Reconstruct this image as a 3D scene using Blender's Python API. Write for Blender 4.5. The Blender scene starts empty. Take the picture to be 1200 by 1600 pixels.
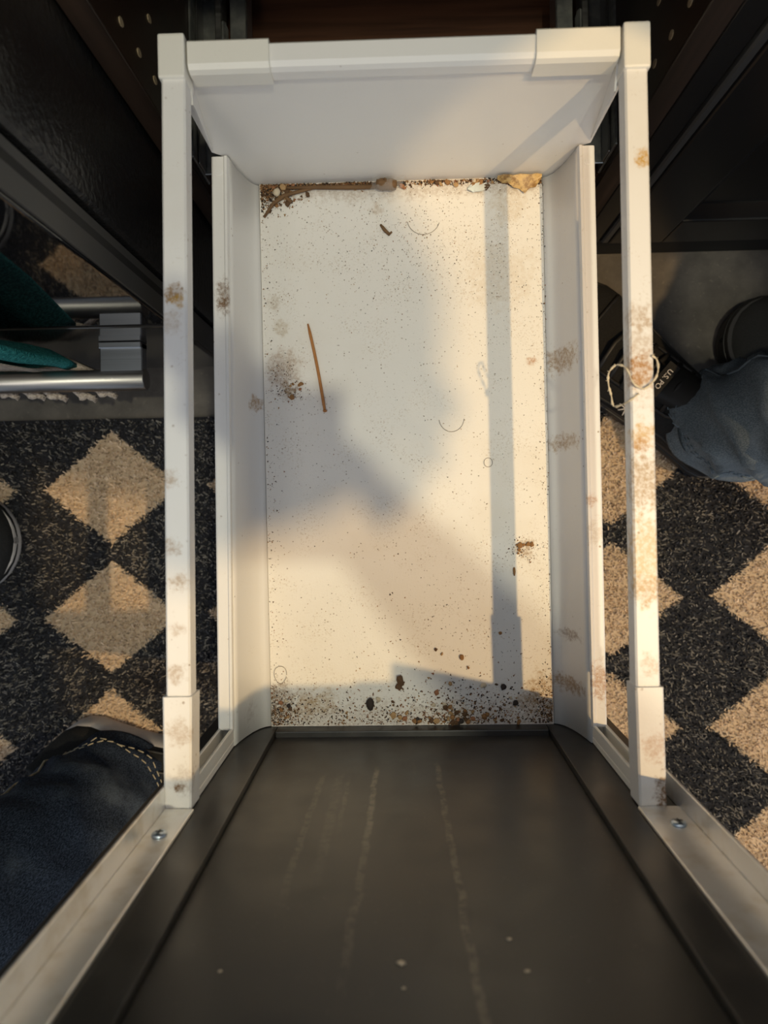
import bpy, bmesh, math, random
import numpy as np
from mathutils import Vector, Matrix, Euler

# ------------------------------------------------------------------ camera, world, lamps, exposure
S = 0.85                       # design units -> metres (all lengths below are design units)
scene = bpy.context.scene
C = scene.collection
F_PX = 1100.0
cam_data = bpy.data.cameras.new('camera')
cam = bpy.data.objects.new('camera', cam_data); C.objects.link(cam); scene.camera = cam
cam_data.sensor_fit = 'AUTO'; cam_data.sensor_width = 36.0
cam_data.lens = 36.0 * F_PX / 1600.0
cam_data.clip_start = 0.01
_d = Vector((28 / F_PX, 15 / F_PX, -1)).normalized()          # straight down, seen by the camera
_Z = -_d
_Y = Vector((-0.017, 1, 0)); _Y = (_Y - _Y.dot(_Z) * _Z).normalized()
_X = _Y.cross(_Z)
cam.matrix_world = Matrix.Translation((0, 0, 1.04 * S)) @ Matrix((_X, _Y, _Z)).to_4x4()
cam_data.dof.use_dof = True
cam_data.dof.focus_distance = 0.70 * S
cam_data.dof.aperture_fstop = 7.0

world = bpy.data.worlds.new('world'); scene.world = world; world.use_nodes = True
bg = world.node_tree.nodes['Background']
bg.inputs[0].default_value = (0.76, 0.86, 1.0, 1); bg.inputs[1].default_value = 0.50

def lamp(name, loc, watts, color, radius):
    l = bpy.data.lights.new(name, 'POINT'); l.energy = watts; l.color = color
    l.shadow_soft_size = radius
    o = bpy.data.objects.new(name, l); o.location = Vector(loc) * S; C.objects.link(o)
    return o
lamp('ceiling_lamp_side', (1.10, -0.40, 2.80), 78, (1.0, 0.68, 0.31), 0.017)
lamp('ceiling_lamp_overhead', (0.31, -0.17, 2.80), 33, (1.0, 0.95, 0.70), 0.026)

lamp('fill_lamp_front_left', (-0.60, -1.00, 2.80), 18, (1.0, 0.90, 0.76), 0.25)  # added soft fill that brightens the back panel and right wall

vs = scene.view_settings
vs.view_transform = 'Standard'; vs.look = 'None'; vs.gamma = 1.0; vs.use_curve_mapping = False
vs.exposure = 0.55

# ------------------------------------------------------------------ helpers
rnd = random.Random(7)

class MB:
    """collects geometry of one mesh object (design units, world position)"""
    def __init__(self): self.v = []; self.f = []; self.m = []; self.s = []
    def add(self, vs_, fs_, mi=0, smooth=False):
        o = len(self.v); self.v += [tuple(p) for p in vs_]
        for f in fs_:
            self.f.append([i + o for i in f]); self.m.append(mi); self.s.append(smooth)
        return self
    def box(self, x0, x1, y0, y1, z0, z1, b=0.0, mi=0, seg=1):
        if b <= 0:
            return self.add([(x0,y0,z0),(x1,y0,z0),(x1,y1,z0),(x0,y1,z0),(x0,y0,z1),(x1,y0,z1),(x1,y1,z1),(x0,y1,z1)],
                            [(0,3,2,1),(4,5,6,7),(0,1,5,4),(1,2,6,5),(2,3,7,6),(3,0,4,7)], mi)
        bm = bmesh.new(); bmesh.ops.create_cube(bm, size=1)
        for v in bm.verts:
            v.co = Vector(((x0+x1)/2 + v.co.x*(x1-x0), (y0+y1)/2 + v.co.y*(y1-y0), (z0+z1)/2 + v.co.z*(z1-z0)))
        bmesh.ops.bevel(bm, geom=list(bm.edges), offset=b, segments=seg, affect='EDGES', profile=0.6)
        bmesh.ops.recalc_face_normals(bm, faces=list(bm.faces))
        self.frombm(bm, mi); bm.free(); return self
    def frombm(self, bm, mi=0, smooth=False):
        bm.verts.index_update()
        return self.add([v.co for v in bm.verts], [[v.index for v in f.verts] for f in bm.faces], mi, smooth)
    def loft(self, rings, cap=True, closed=True, mi=0, smooth=True):
        n = len(rings[0]); vs_ = [p for r in rings for p in r]; fs_ = []
        for i in range(len(rings) - 1):
            for j in range(n if closed else n - 1):
                k = (j + 1) % n
                fs_.append((i*n+j, i*n+k, (i+1)*n+k, (i+1)*n+j))
        self.add(vs_, fs_, mi, smooth)
        if cap and closed:
            self.add(rings[0], [list(range(n))[::-1]], mi, False)
            self.add(rings[-1], [list(range(n))], mi, False)
        return self
    def prism(self, poly0, poly1, mi=0):
        """flat polygon to flat polygon, hard edges"""
        n = len(poly0)
        self.add(list(poly0) + list(poly1),
                 [tuple(range(n))[::-1], tuple(range(n, 2*n))] + [(j, (j+1) % n, n+(j+1) % n, n+j) for j in range(n)], mi)
        return self
    def tube(self, pts, r, n=8, mi=0, cap=True, flat=1.0):
        pts = [Vector(p) for p in pts]; rs = r if isinstance(r, (list, tuple)) else [r]*len(pts)
        rings = []; up = Vector((0, 0, 1))
        for i, p in enumerate(pts):
            t = (pts[min(i+1, len(pts)-1)] - pts[max(i-1, 0)]).normalized()
            if abs(t.dot(up)) > 0.95: a = t.cross(Vector((1, 0, 0))).normalized()
            else: a = t.cross(up).normalized()
            b = t.cross(a).normalized()
            rings.append([p + a*math.cos(q)*rs[i] + b*math.sin(q)*rs[i]*flat for q in [2*math.pi*j/n for j in range(n)]])
        return self.loft(rings, cap=cap, mi=mi)
    def ball(self, c, r, sub=2, sc=(1,1,1), mi=0, smooth=True, jit=0.0):
        bm = bmesh.new(); bmesh.ops.create_icosphere(bm, subdivisions=sub, radius=1)
        for v in bm.verts:
            k = r * (1 + rnd.uniform(-jit, jit))
            v.co = Vector((c[0]+v.co.x*k*sc[0], c[1]+v.co.y*k*sc[1], c[2]+v.co.z*k*sc[2]))
        self.frombm(bm, mi, smooth); bm.free(); return self
    def mesh(self, name, origin=(0,0,0)):
        me = bpy.data.meshes.new(name)
        o = Vector(origin)
        me.from_pydata([tuple((Vector(p) - o) * S) for p in self.v], [], self.f)
        me.polygons.foreach_set('material_index', self.m)
        me.polygons.foreach_set('use_smooth', self.s)
        me.update(); return me

def setp(o, label=None, cat=None, group=None, kind=None):
    if label: o['label'] = label
    if cat: o['category'] = cat
    if group: o['group'] = group
    if kind: o['kind'] = kind
    return o

def thing(name, label, cat, loc=(0,0,0), group=None):
    o = bpy.data.objects.new(name, None); C.objects.link(o)
    o.location = Vector(loc) * S; o.empty_display_size = 0.05
    o['_o'] = list(loc)
    return setp(o, label, cat, group)

def origin_of(o):
    return Vector(o['_o']) if o is not None and '_o' in o else Vector((0,0,0))

def part(name, mb, mats, parent=None, label=None, recalc=True, loc=None):
    """one mesh object; a part sits at its own parent's origin"""
    org = origin_of(parent) if loc is None else Vector(loc)
    me = mb.mesh(name, org)
    if recalc:
        bm = bmesh.new(); bm.from_mesh(me)
        bmesh.ops.remove_doubles(bm, verts=bm.verts, dist=1e-6)
        bmesh.ops.recalc_face_normals(bm, faces=bm.faces); bm.to_mesh(me); bm.free()
    for m in (mats if isinstance(mats, (list, tuple)) else [mats]): me.materials.append(m)
    o = bpy.data.objects.new(name, me); C.objects.link(o)
    if parent is not None: o.parent = parent
    elif loc is not None: o.location = Vector(loc) * S
    o['_o'] = list(org)
    if label: o['label'] = label
    return o

def struct(name, mb, m, label=None):
    o = part(name, mb, m); o['kind'] = 'structure'
    if label: o['label'] = label
    return o

# ------------------------------------------------------------------ materials
class NT:
    def __init__(self, name, rough=0.5, metal=0.0, spec=0.5):
        self.mat = bpy.data.materials.new(name); self.mat.use_nodes = True
        self.t = self.mat.node_tree; self.n = self.t.nodes
        self.b = self.n['Principled BSDF']
        self.b.inputs['Roughness'].default_value = rough
        self.b.inputs['Metallic'].default_value = metal
        self.b.inputs['Specular IOR Level'].default_value = spec
        self._pos = None; self._fine = None
    def link(self, a, b): self.t.links.new(a, b)
    def pos(self, sc=(1,1,1)):
        """world position in design units"""
        if self._pos is None:
            g = self.n.new('ShaderNodeNewGeometry'); m = self.n.new('ShaderNodeVectorMath'); m.operation = 'SCALE'
            m.inputs['Scale'].default_value = 1.0 / S
            self.link(g.outputs['Position'], m.inputs[0]); self._pos = m.outputs[0]
        if tuple(sc) == (1,1,1): return self._pos
        m = self.n.new('ShaderNodeVectorMath'); m.operation = 'MULTIPLY'; m.inputs[1].default_value = sc
        self.link(self._pos, m.inputs[0]); return m.outputs[0]
    def noise(self, scale, detail=3, rough=0.55, sc=(1,1,1), off=None):
        t = self.n.new('ShaderNodeTexNoise'); t.inputs['Scale'].default_value = scale
        t.inputs['Detail'].default_value = detail; t.inputs['Roughness'].default_value = rough
        v = self.pos(sc)
        if off:
            m = self.n.new('ShaderNodeVectorMath'); m.operation = 'ADD'; m.inputs[1].default_value = off
            self.link(v, m.inputs[0]); v = m.outputs[0]
        self.link(v, t.inputs['Vector']); return t.outputs['Fac']
    def voro(self, scale, sc=(1,1,1), rnd_=1.0):
        t = self.n.new('ShaderNodeTexVoronoi'); t.inputs['Scale'].default_value = scale
        t.inputs['Randomness'].default_value = rnd_
        self.link(self.pos(sc), t.inputs['Vector']); return t.outputs['Distance'], t.outputs['Color']
    def math(self, op, a, b=None, c=None):
        m = self.n.new('ShaderNodeMath'); m.operation = op
        for i, x in enumerate((a, b, c)):
            if x is None: continue
            if isinstance(x, (int, float)): m.inputs[i].default_value = x
            else: self.link(x, m.inputs[i])
        return m.outputs[0]
    def ramp(self, fac, lo, hi, a=0.0, b=1.0):
        m = self.n.new('ShaderNodeMapRange'); m.inputs['From Min'].default_value = lo
        m.inputs['From Max'].default_value = hi; m.inputs['To Min'].default_value = a; m.inputs['To Max'].default_value = b
        m.interpolation_type = 'SMOOTHSTEP'
        self.link(fac, m.inputs['Value']); return m.outputs['Result']
    def mix(self, fac, a, b):
        m = self.n.new('ShaderNodeMix'); m.data_type = 'RGBA'
        for sock, x in ((m.inputs['Factor'], fac), (m.inputs['A'], a), (m.inputs['B'], b)):
            if isinstance(x, (int, float)): sock.default_value = x
            elif isinstance(x, tuple): sock.default_value = (*x[:3], 1)
            else: self.link(x, sock)
        return m.outputs['Result']
    def color(self, c):
        if isinstance(c, tuple): self.b.inputs['Base Color'].default_value = (*c, 1)
        else: self.link(c, self.b.inputs['Base Color'])
        return self
    def rough(self, r):
        if isinstance(r, (int, float)): self.b.inputs['Roughness'].default_value = r
        else: self.link(r, self.b.inputs['Roughness'])
        return self
    def bump(self, h, strength=0.3, dist=0.001):
        b = self.n.new('ShaderNodeBump'); b.inputs['Strength'].default_value = strength
        b.inputs['Distance'].default_value = dist
        self.link(h, b.inputs['Height']); self.link(b.outputs['Normal'], self.b.inputs['Normal']); return self
    def blob(self, c, r, nz, k=0.9, sq=(1,1,1)):
        """stain mask with a ragged outline of its own round a place on the thing"""
        d = self.n.new('ShaderNodeVectorMath'); d.operation = 'DISTANCE'
        self.link(self.pos(sq), d.inputs[0]); d.inputs[1].default_value = tuple(a*b for a, b in zip(c, sq))
        e = self.math('DIVIDE', d.outputs['Value'], r)
        e = self.math('ADD', e, self.math('MULTIPLY', self.math('SUBTRACT', nz, 0.5), k * 2.6))
        core = self.ramp(e, 1.15, 0.45)
        if self._fine is None: self._fine = self.ramp(self.noise(330, 4, 0.75, off=(7, 3, 1)), 0.36, 0.62)
        return self.math('MULTIPLY', core, self.math('ADD', self.math('MULTIPLY', self._fine, 0.68), self.math('MULTIPLY', core, 0.32)))

def mix_stains(t, col, stains, nz):
    for (c, r, colr, amt, *sq) in stains:
        f = t.math('MULTIPLY', t.blob(c, r, nz, 0.9, sq[0] if sq else (1,1,1)), amt)
        col = t.mix(f, col, colr)
    return col

def white_metal(name, base=(0.80, 0.78, 0.755), dirt=0.3, stains=(), bump=True, edge=0.0, rough=0.42):
    t = NT(name, rough)
    fine = t.noise(420, 2); mid = t.noise(60, 4); big = t.noise(9, 4)
    col = t.mix(t.math('MULTIPLY', t.ramp(big, 0.48, 0.75), 0.25 * dirt), base, (0.55, 0.47, 0.36))
    if dirt > 0:
        d, dc = t.voro(230)
        sp = t.n.new('ShaderNodeSeparateColor'); t.link(dc, sp.inputs[0])
        dots = t.math('MULTIPLY', t.ramp(d, 0.30, 0.16), t.ramp(sp.outputs[0], 1.0 - 0.20*dirt, 1.0 - 0.20*dirt + 0.02))
        dots = t.math('MULTIPLY', dots, t.ramp(mid, 0.45, 0.62))
        col = t.mix(t.math('MULTIPLY', dots, 0.75), col, (0.22, 0.13, 0.06))
        grime = t.math('MULTIPLY', t.ramp(fine, 0.56, 0.75), t.ramp(mid, 0.50, 0.68))
        col = t.mix(t.math('MULTIPLY', grime, 0.55 * dirt), col, (0.36, 0.26, 0.15))
    nz = t.noise(150, 5, 0.65)
    col = mix_stains(t, col, stains, nz)
    t.color(col)
    if bump: t.bump(fine, 0.12, 0.0006)
    return t.mat

OR = (0.40, 0.15, 0.015); BR = (0.18, 0.09, 0.03); TAN = (0.36, 0.21, 0.08); YE = (0.55, 0.30, 0.03)
M = {}
M['enamel'] = white_metal('white_enamel', dirt=0.10)
M['wall_enamel'] = white_metal('white_enamel_wall', dirt=0.22, stains=[
    ((0.155, 0.135, 0.36), 0.022, TAN, 0.8, (1, 1.6, .6)), ((0.152, 0.055, 0.36), 0.020, TAN, 0.75, (0.7, 2.2, .6)),
    ((0.158, -0.13, 0.36), 0.018, BR, 0.7, (0.8, 3, .8)), ((0.158, -0.178, 0.36), 0.024, TAN, 0.85, (0.7, 2.5, .8)),
    ((-0.142, 0.10, 0.348), 0.011, TAN, 0.8), ((-0.16, -0.20, 0.36), 0.016, BR, 0.25)])
M['rail_right'] = white_metal('stained_rail_enamel', dirt=0.75, stains=[
    ((0.171, 0.093, 0.532), 0.0125, OR, 0.95, (1, .85, 1)), ((0.171, 0.10, 0.532), 0.021, TAN, 0.45, (1, .6, 1)),
    ((0.176, 0.2416, 0.532), 0.0075, YE, 1.0), ((0.1725, 0.045, 0.532), 0.012, YE, 0.75), ((0.171, 0.037, 0.532), 0.008, OR, .6),
    ((0.1745, -0.042, 0.532), 0.022, YE, 0.65, (1, .6, 1)), ((0.1735, 0.012, 0.532), 0.017, TAN, 0.8, (1, .7, 1)),
    ((0.1745, -0.065, 0.532), 0.013, TAN, 0.6), ((0.176, -0.12, 0.532), 0.010, TAN, 0.5), ((0.170, 0.13, 0.532), 0.012, TAN, 0.5)])
M['rail_left'] = white_metal('speckled_rail_enamel', dirt=0.6, stains=[
    ((-0.163, 0.155, 0.532), 0.0085, TAN, 0.95), ((-0.160, 0.149, 0.532), 0.006, YE, 0.8), ((-0.166, 0.135, 0.532), 0.010, TAN, 0.35),
    ((-0.169, 0.02, 0.532), 0.008, TAN, 0.6), ((-0.169, -0.03, 0.532), 0.008, TAN, 0.6), ((-0.163, -0.055, 0.532), 0.008, TAN, 0.65),
    ((-0.167, -0.122, 0.532), 0.009, TAN, 0.6), ((-0.166, -0.09, 0.532), 0.006, TAN, 0.5)])
M['cap_front'] = white_metal('stained_cap_enamel', base=(0.80, 0.775, 0.74), dirt=0.9, stains=[
    ((0.186, -0.214, 0.532), 0.010, BR, 1.0, (1, .45, 1)), ((0.178, -0.178, 0.532), 0.012, OR, 0.5), ((-0.166, -0.205, 0.533), 0.0045, BR, 1.0),
    ((-0.165, -0.165, 0.532), 0.012, TAN, 0.5), ((-0.162, -0.20, 0.532), 0.012, BR, 0.3)])
M['cap_back'] = white_metal('corner_cap_plastic', base=(0.80, 0.775, 0.715), dirt=0.12, rough=0.35)
M['ledge'] = white_metal('side_ledge_enamel', dirt=0.4, stains=[
    ((0.178, -0.165, 0.40), 0.016, OR, 0.75, (1.3, .8, 1)), ((0.170, 0.0, 0.40), 0.007, OR, 0.6), ((0.172, -0.03, 0.40), 0.014, TAN, 0.35),
    ((-0.159, 0.19, 0.40), 0.011, BR, 0.8, (1.3, .6, 1)), ((-0.160, 0.185, 0.40), 0.007, BR, 0.9)])

t = NT('drawer_base_coating', 0.48)           # the dirty drawer floor
fine = t.noise(520, 2); mid = t.noise(45, 5, 0.6); big = t.noise(7, 4)
col = t.mix(t.math('MULTIPLY', t.ramp(big, 0.5, 0.72), 0.30), (0.80, 0.765, 0.71), (0.62, 0.53, 0.40))
d, dc = t.voro(330); sp = t.n.new('ShaderNodeSeparateColor'); t.link(dc, sp.inputs[0])
dots = t.math('MULTIPLY', t.ramp(d, 0.30, 0.15), t.ramp(sp.outputs[0], 0.80, 0.82))
dots = t.math('MULTIPLY', dots, t.ramp(mid, 0.42, 0.60))
col = t.mix(t.math('MULTIPLY', dots, 0.7), col, (0.20, 0.13, 0.07))
grime = t.math('MULTIPLY', t.ramp(fine, 0.52, 0.72), t.ramp(t.noise(26, 4, .6, off=(3, 1, 0)), 0.48, 0.64))
col = t.mix(t.math('MULTIPLY', grime, 0.42), col, (0.42, 0.31, 0.19))
nz = t.noise(140, 5, 0.65)
col = mix_stains(t, col, [
    ((-0.1153, 0.1323, 0.34), 0.019, (0.42, 0.29, 0.19), 0.75, (1, .8, 1)), ((-0.1105, 0.112, 0.34), 0.010, (0.27, 0.16, 0.06), 0.85),
    ((-0.117, 0.176, 0.34), 0.009, (0.45, 0.34, 0.2), 0.6), ((-0.124, 0.20, 0.34), 0.009, (0.4, 0.3, 0.18), 0.5),
    ((-0.10, -0.20, 0.34), 0.016, (0.38, 0.22, 0.06), 0.7), ((-0.125, -0.195, 0.34), 0.02, (0.22, 0.12, 0.04), 0.7), ((-0.08, -0.197, 0.34), 0.014, (0.40, 0.25, 0.08), 0.55),
    ((0.138, -0.19, 0.34), 0.022, (0.36, 0.2, 0.05), 0.75), ((0.1205, -0.0476, 0.34), 0.012, (0.34, 0.20, 0.08), 0.7),
    ((0.120, -0.20, 0.34), 0.014, (0.30, 0.17, 0.06), 0.6), ((0.11, 0.29, 0.34), 0.022, (0.55, 0.43, 0.28), 0.45), ((0.1, 0.22, 0.34), 0.04, (0.55, 0.43, 0.28), 0.35),
    ((0.0, 0.316, 0.34), 0.25, (0.30, 0.18, 0.08), 0.45, (0.55, 14, 1)), ((0.0, -0.224, 0.34), 0.25, (0.25, 0.14, 0.05), 0.35, (0.55, 9, 1)),
    ((-0.02, 0.29, 0.34), 0.008, TAN, 0.5), ((0.13, 0.137, 0.34), 0.006, OR, 0.7)], nz)
t.color(col); t.bump(fine, 0.25, 0.0006); M['base'] = t.mat

t = NT('black_front_lacquer', 0.34, 0, 0.5)     # matt black drawer front with dried drips
n1 = t.noise(30, 4); n2 = t.noise(300, 2)
nzw = t.noise(28, 3, off=(5, 5, 0), sc=(0, 0, 1))
col = t.mix(t.ramp(n1, 0.35, 0.75), (0.020, 0.0185, 0.017), (0.030, 0.0275, 0.025))
sx = t.n.new('ShaderNodeSeparateXYZ'); t.link(t.pos(), sx.inputs[0])
def drip(x0, slope, w, z0, z1, amt, col):
    xc = t.math('ADD', t.math('MULTIPLY', t.math('SUBTRACT', sx.outputs['Z'], z0), slope), x0)
    xc = t.math('ADD', xc, t.math('MULTIPLY', t.math('SUBTRACT', nzw, 0.5), 0.010))
    dx = t.math('ABSOLUTE', t.math('SUBTRACT', sx.outputs['X'], xc))
    m = t.math('MULTIPLY', t.ramp(dx, w, w*0.35), t.math('MULTIPLY', t.ramp(sx.outputs['Z'], z0, z0+0.02), t.ramp(sx.outputs['Z'], z1, z1-0.08)))
    m = t.math('MULTIPLY', m, t.ramp(t.noise(110, 4, .7), 0.35, 0.6))
    return t.mix(t.math('MULTIPLY', m, amt), col, (0.20, 0.17, 0.12))
for a in ((-0.026, -0.01, 0.0030, 0.43, 0.60, 0.8), (-0.026, -0.03, 0.0035, 0.50, 0.74, 0.35), (0.026, 0.02, 0.0032, 0.42, 0.80, 0.55),
          (-0.07, -0.02, 0.0035, 0.44, 0.66, 0.35), (-0.056, 0.0, 0.005, 0.44, 0.64, 0.22), (-0.048, 0.0, 0.0025, 0.45, 0.58, 0.3), (0.006, 0.0, 0.002, 0.42, 0.47, 0.3)):
    col = drip(*a, col)
col = t.mix(t.math('MULTIPLY', t.ramp(n2, 0.66, 0.78), 0.10), col, (0.25, 0.22, 0.18))
t.color(col); t.rough(t.ramp(n1, 0.3, 0.8, 0.30, 0.44)); t.bump(n2, 0.05, 0.0004); M['front'] = t.mat

M['zinc'] = NT('zinc_screw', 0.28, 1.0).color((0.50, 0.58, 0.66)).mat
t = NT('galvanised_runner', 0.42, 0.9); t.color(t.mix(t.ramp(t.noise(80, 3), .35, .7), (0.30, 0.31, 0.30), (0.44, 0.44, 0.42))); M['galv'] = t.mat
t = NT('satin_aluminium', 0.36, 0.7); t.color(t.mix(t.ramp(t.noise(60, 4), .45, .75), (0.86, 0.84, 0.81), (0.74, 0.69, 0.61))); M['alu'] = t.mat
t = NT('brushed_steel', 0.40, 1.0); n = t.noise(240, 3, sc=(0.02, 1, 1)); t.color(t.mix(n, (0.30, 0.29, 0.285), (0.46, 0.45, 0.44))); t.rough(t.ramp(n, 0.3, 0.7, 0.34, 0.46)); M['steel'] = t.mat
t = NT('brushed_mount', 0.36, 1.0); n = t.noise(420, 3, sc=(0.01, 1, 1)); t.color(t.mix(n, (0.26, 0.28, 0.32), (0.52, 0.55, 0.60))); M['mount'] = t.mat
t = NT('black_glass', 0.035, 0, 0.6); t.color((0.006, 0.006, 0.007)); M['glass_black'] = t.mat
t = NT('black_steel_front', 0.13, 0, 0.6); t.color(t.mix(t.noise(60, 3), (0.020, 0.019, 0.019), (0.034, 0.032, 0.031))); M['blacksteel'] = t.mat
t = NT('textured_black_enamel', 0.22, 0, 0.55); n = t.noise(170, 3); t.color((0.012, 0.012, 0.0125)); t.bump(n, 0.55, 0.0015); M['oven_side'] = t.mat
M['door_edge'] = NT('grey_trim_lit_edge', 0.40).color((0.055, 0.053, 0.05)).mat  # oven edge grey, also the painted lit chamfer of the shaker doors
t = NT('black_satin_paint', 0.30); t.color(t.mix(t.noise(20, 3), (0.011, 0.010, 0.010), (0.017, 0.016, 0.015))); M['satin'] = t.mat
M['gapblack'] = NT('dark_plastic', 0.6).color((0.008, 0.008, 0.008)).mat

def wood(name, axis_sc, a=(0.017, 0.0105, 0.0075), b=(0.048, 0.029, 0.020), rough=0.42):
    t = NT(name, rough)
    n = t.noise(55, 5, 0.6, sc=axis_sc); n2 = t.noise(12, 3, sc=axis_sc)
    f = t.math('ADD', t.math('MULTIPLY', n, 0.7), t.math('MULTIPLY', n2, 0.3))
    t.color(t.mix(t.ramp(f, 0.36, 0.64), a, b)); t.bump(n, 0.25, 0.0006); return t.mat
M['wood_v'] = wood('dark_walnut_edge', (1, 1, 0.05))
M['wood_side'] = wood('dark_walnut_side', (1, 1, 0.05), (0.020, 0.012, 0.008), (0.030, 0.018, 0.012), 0.32)
M['wood_h'] = wood('dark_walnut_shelf', (0.05, 1, 1), (0.020, 0.008, 0.004), (0.085, 0.036, 0.018))
M['pin'] = NT('raw_chipboard_hole', 0.8).color((0.42, 0.32, 0.20)).mat
t = NT('stone_worktop', 0.25); t.color(t.mix(t.noise(90, 4), (0.10, 0.095, 0.09), (0.22, 0.21, 0.20))); M['worktop'] = t.mat

t = NT('grey_cement_tile', 0.55); n = t.noise(14, 6, 0.65); n2 = t.noise(120, 3, .6)
c1 = t.mix(t.ramp(n, 0.3, 0.72), (0.075, 0.066, 0.057), (0.145, 0.127, 0.109))
c1 = t.mix(t.math('MULTIPLY', t.ramp(n2, 0.6, 0.72), 0.35), c1, (0.24, 0.21, 0.17))
t.color(c1); t.bump(n2, 0.15, 0.0006); M['floor'] = t.mat

t = NT('rug_yarn', 0.85, 0, 0.25)
at = t.n.new('ShaderNodeVertexColor'); at.layer_name = 'yarn'; t.color(at.outputs['Color']); M['yarn'] = t.mat
t = NT('rug_backing', 0.9, 0, 0.1)
sx = t.n.new('ShaderNodeSeparateXYZ'); t.link(t.pos(), sx.inputs[0])
uu = t.math('ADD', t.math('SUBTRACT', sx.outputs['X'], t.math('MULTIPLY', t.math('SUBTRACT', sx.outputs['Y'], 0.0284), 0.022)), 0.4281)
vv = t.math('SUBTRACT', t.math('SUBTRACT', sx.outputs['Y'], 0.0284), t.math('MULTIPLY', t.math('ADD', sx.outputs['X'], 0.4281), 0.022))
uu = t.math('DIVIDE', t.math('ABSOLUTE', t.math('WRAP', uu, 0.2445/2, -0.2445/2)), 0.101)
vv = t.math('DIVIDE', t.math('ABSOLUTE', t.math('WRAP', vv, 0.1905/2, -0.1905/2)), 0.083)
f = t.ramp(t.math('ADD', t.math('ADD', uu, vv), t.math('MULTIPLY', t.math('SUBTRACT', t.noise(160, 3), .5), .25)), 1.02, 0.98)
t.color(t.mix(f, t.mix(t.noise(220, 2), (0.012, 0.012, 0.015), (0.035, 0.035, 0.04)), t.mix(t.noise(220, 2), (0.42, 0.32, 0.22), (0.62, 0.48, 0.34)))); M['backing'] = t.mat

def denim(name, a, b, c, sc=900):
    t = NT(name, 0.85, 0, 0.2)
    w = t.noise(sc, 2, sc=(1, 1, 0.35)); p = t.noise(8, 4); f = t.noise(500, 2, off=(2, 2, 2))
    col = t.mix(t.ramp(w, 0.35, 0.68), a, b)
    col = t.mix(t.math('MULTIPLY', t.ramp(p, 0.50, 0.68), 0.55), col, c)
    t.color(col); t.bump(w, 0.35, 0.0009); return t.mat
M['denim_dark'] = denim('dark_indigo_denim', (0.006, 0.010, 0.018), (0.045, 0.060, 0.090), (0.13, 0.155, 0.18))
M['denim_light'] = denim('washed_grey_blue_denim', (0.115, 0.145, 0.165), (0.215, 0.255, 0.28), (0.30, 0.34, 0.36))
M['stitch'] = NT('jeans_stitching', 0.8).color((0.42, 0.36, 0.25)).mat
M['stitch_dark'] = NT('dark_stitching', 0.8).color((0.16, 0.20, 0.23)).mat
t = NT('black_knit', 0.85, 0, 0.3); n = t.noise(500, 2, sc=(1, 1, .4)); t.color(t.mix(n, (0.008, 0.008, 0.008), (0.026, 0.025, 0.024))); t.bump(n, 0.5, 0.001); M['knit'] = t.mat
M['shoe_trim'] = NT('black_rubber', 0.5).color((0.018, 0.017, 0.016)).mat
M['sole_black'] = NT('black_sole', 0.55).color((0.030, 0.027, 0.025)).mat
t = NT('white_rubber_sole', 0.6); t.color(t.mix(t.noise(120, 4), (0.62, 0.56, 0.52), (0.78, 0.73, 0.69))); M['sole_white'] = t.mat
M['print_white'] = NT('pale_print', 0.7).color((0.75, 0.70, 0.66)).mat
M['brown_trim'] = NT('brown_leather_trim', 0.6).color((0.13, 0.075, 0.04)).mat
t = NT('teal_towel_knit', 0.9, 0, 0.2); n = t.noise(330, 3); t.color(t.mix(t.ramp(n, .35, .7), (0.012, 0.16, 0.165), (0.06, 0.36, 0.35))); t.bump(n, 1.0, 0.003); M['teal'] = t.mat
t = NT('cream_towel', 0.9, 0, 0.2); n = t.noise(420, 2); t.color(t.mix(t.ramp(n, .3, .7), (0.40, 0.33, 0.27), (0.66, 0.57, 0.48))); t.bump(n, 0.8, 0.002); M['cream'] = t.mat
M['skin'] = NT('skin', 0.5).color((0.55, 0.33, 0.23)).mat
M['hair'] = NT('dark_hair', 0.5).color((0.03, 0.02, 0.015)).mat
M['shirt_grey'] = NT('grey_cotton', 0.9).color((0.18, 0.18, 0.19)).mat
M['shirt_blue'] = NT('navy_cotton', 0.9).color((0.03, 0.05, 0.10)).mat
M['shirt_black'] = NT('black_cotton', 0.9).color((0.03, 0.03, 0.03)).mat
M['phone'] = NT('phone_shell', 0.25).color((0.03, 0.03, 0.035)).mat
t = NT('bark_brown', 0.8); t.color(t.mix(t.noise(160, 4, sc=(.2, 1, 1)), (0.07, 0.035, 0.014), (0.24, 0.13, 0.055))); M['bark'] = t.mat
t = NT('amber_stick', 0.5); t.color(t.mix(t.noise(90, 3), (0.30, 0.11, 0.025), (0.50, 0.22, 0.06))); M['amber'] = t.mat
CR = [NT('crumb_%d' % i, 0.8).color(c).mat for i, c in enumerate([(0.10, 0.05, 0.02), (0.28, 0.14, 0.05), (0.03, 0.02, 0.015), (0.42, 0.26, 0.12), (0.34, 0.15, 0.07), (0.62, 0.52, 0.38)])]
t = NT('thin_clear_film', 0.08); t.color((0.95, 0.95, 0.93)); t.b.inputs['Transmission Weight'].default_value = 0.0; t.b.inputs['Alpha'].default_value = 0.13; M['film'] = t.mat
t = NT('dry_onion_skin', 0.45); t.color(t.mix(t.ramp(t.noise(170, 5, .7), .38, .62), (0.26, 0.13, 0.035), (0.62, 0.41, 0.16))); M['peel'] = t.mat
M['hairline'] = NT('brown_hair_strand', 0.5).color((0.20, 0.15, 0.10)).mat
M['thread'] = NT('beige_thread', 0.85).color((0.66, 0.56, 0.40)).mat
M['white_bit'] = NT('white_chip', 0.6).color((0.85, 0.80, 0.72)).mat

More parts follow.
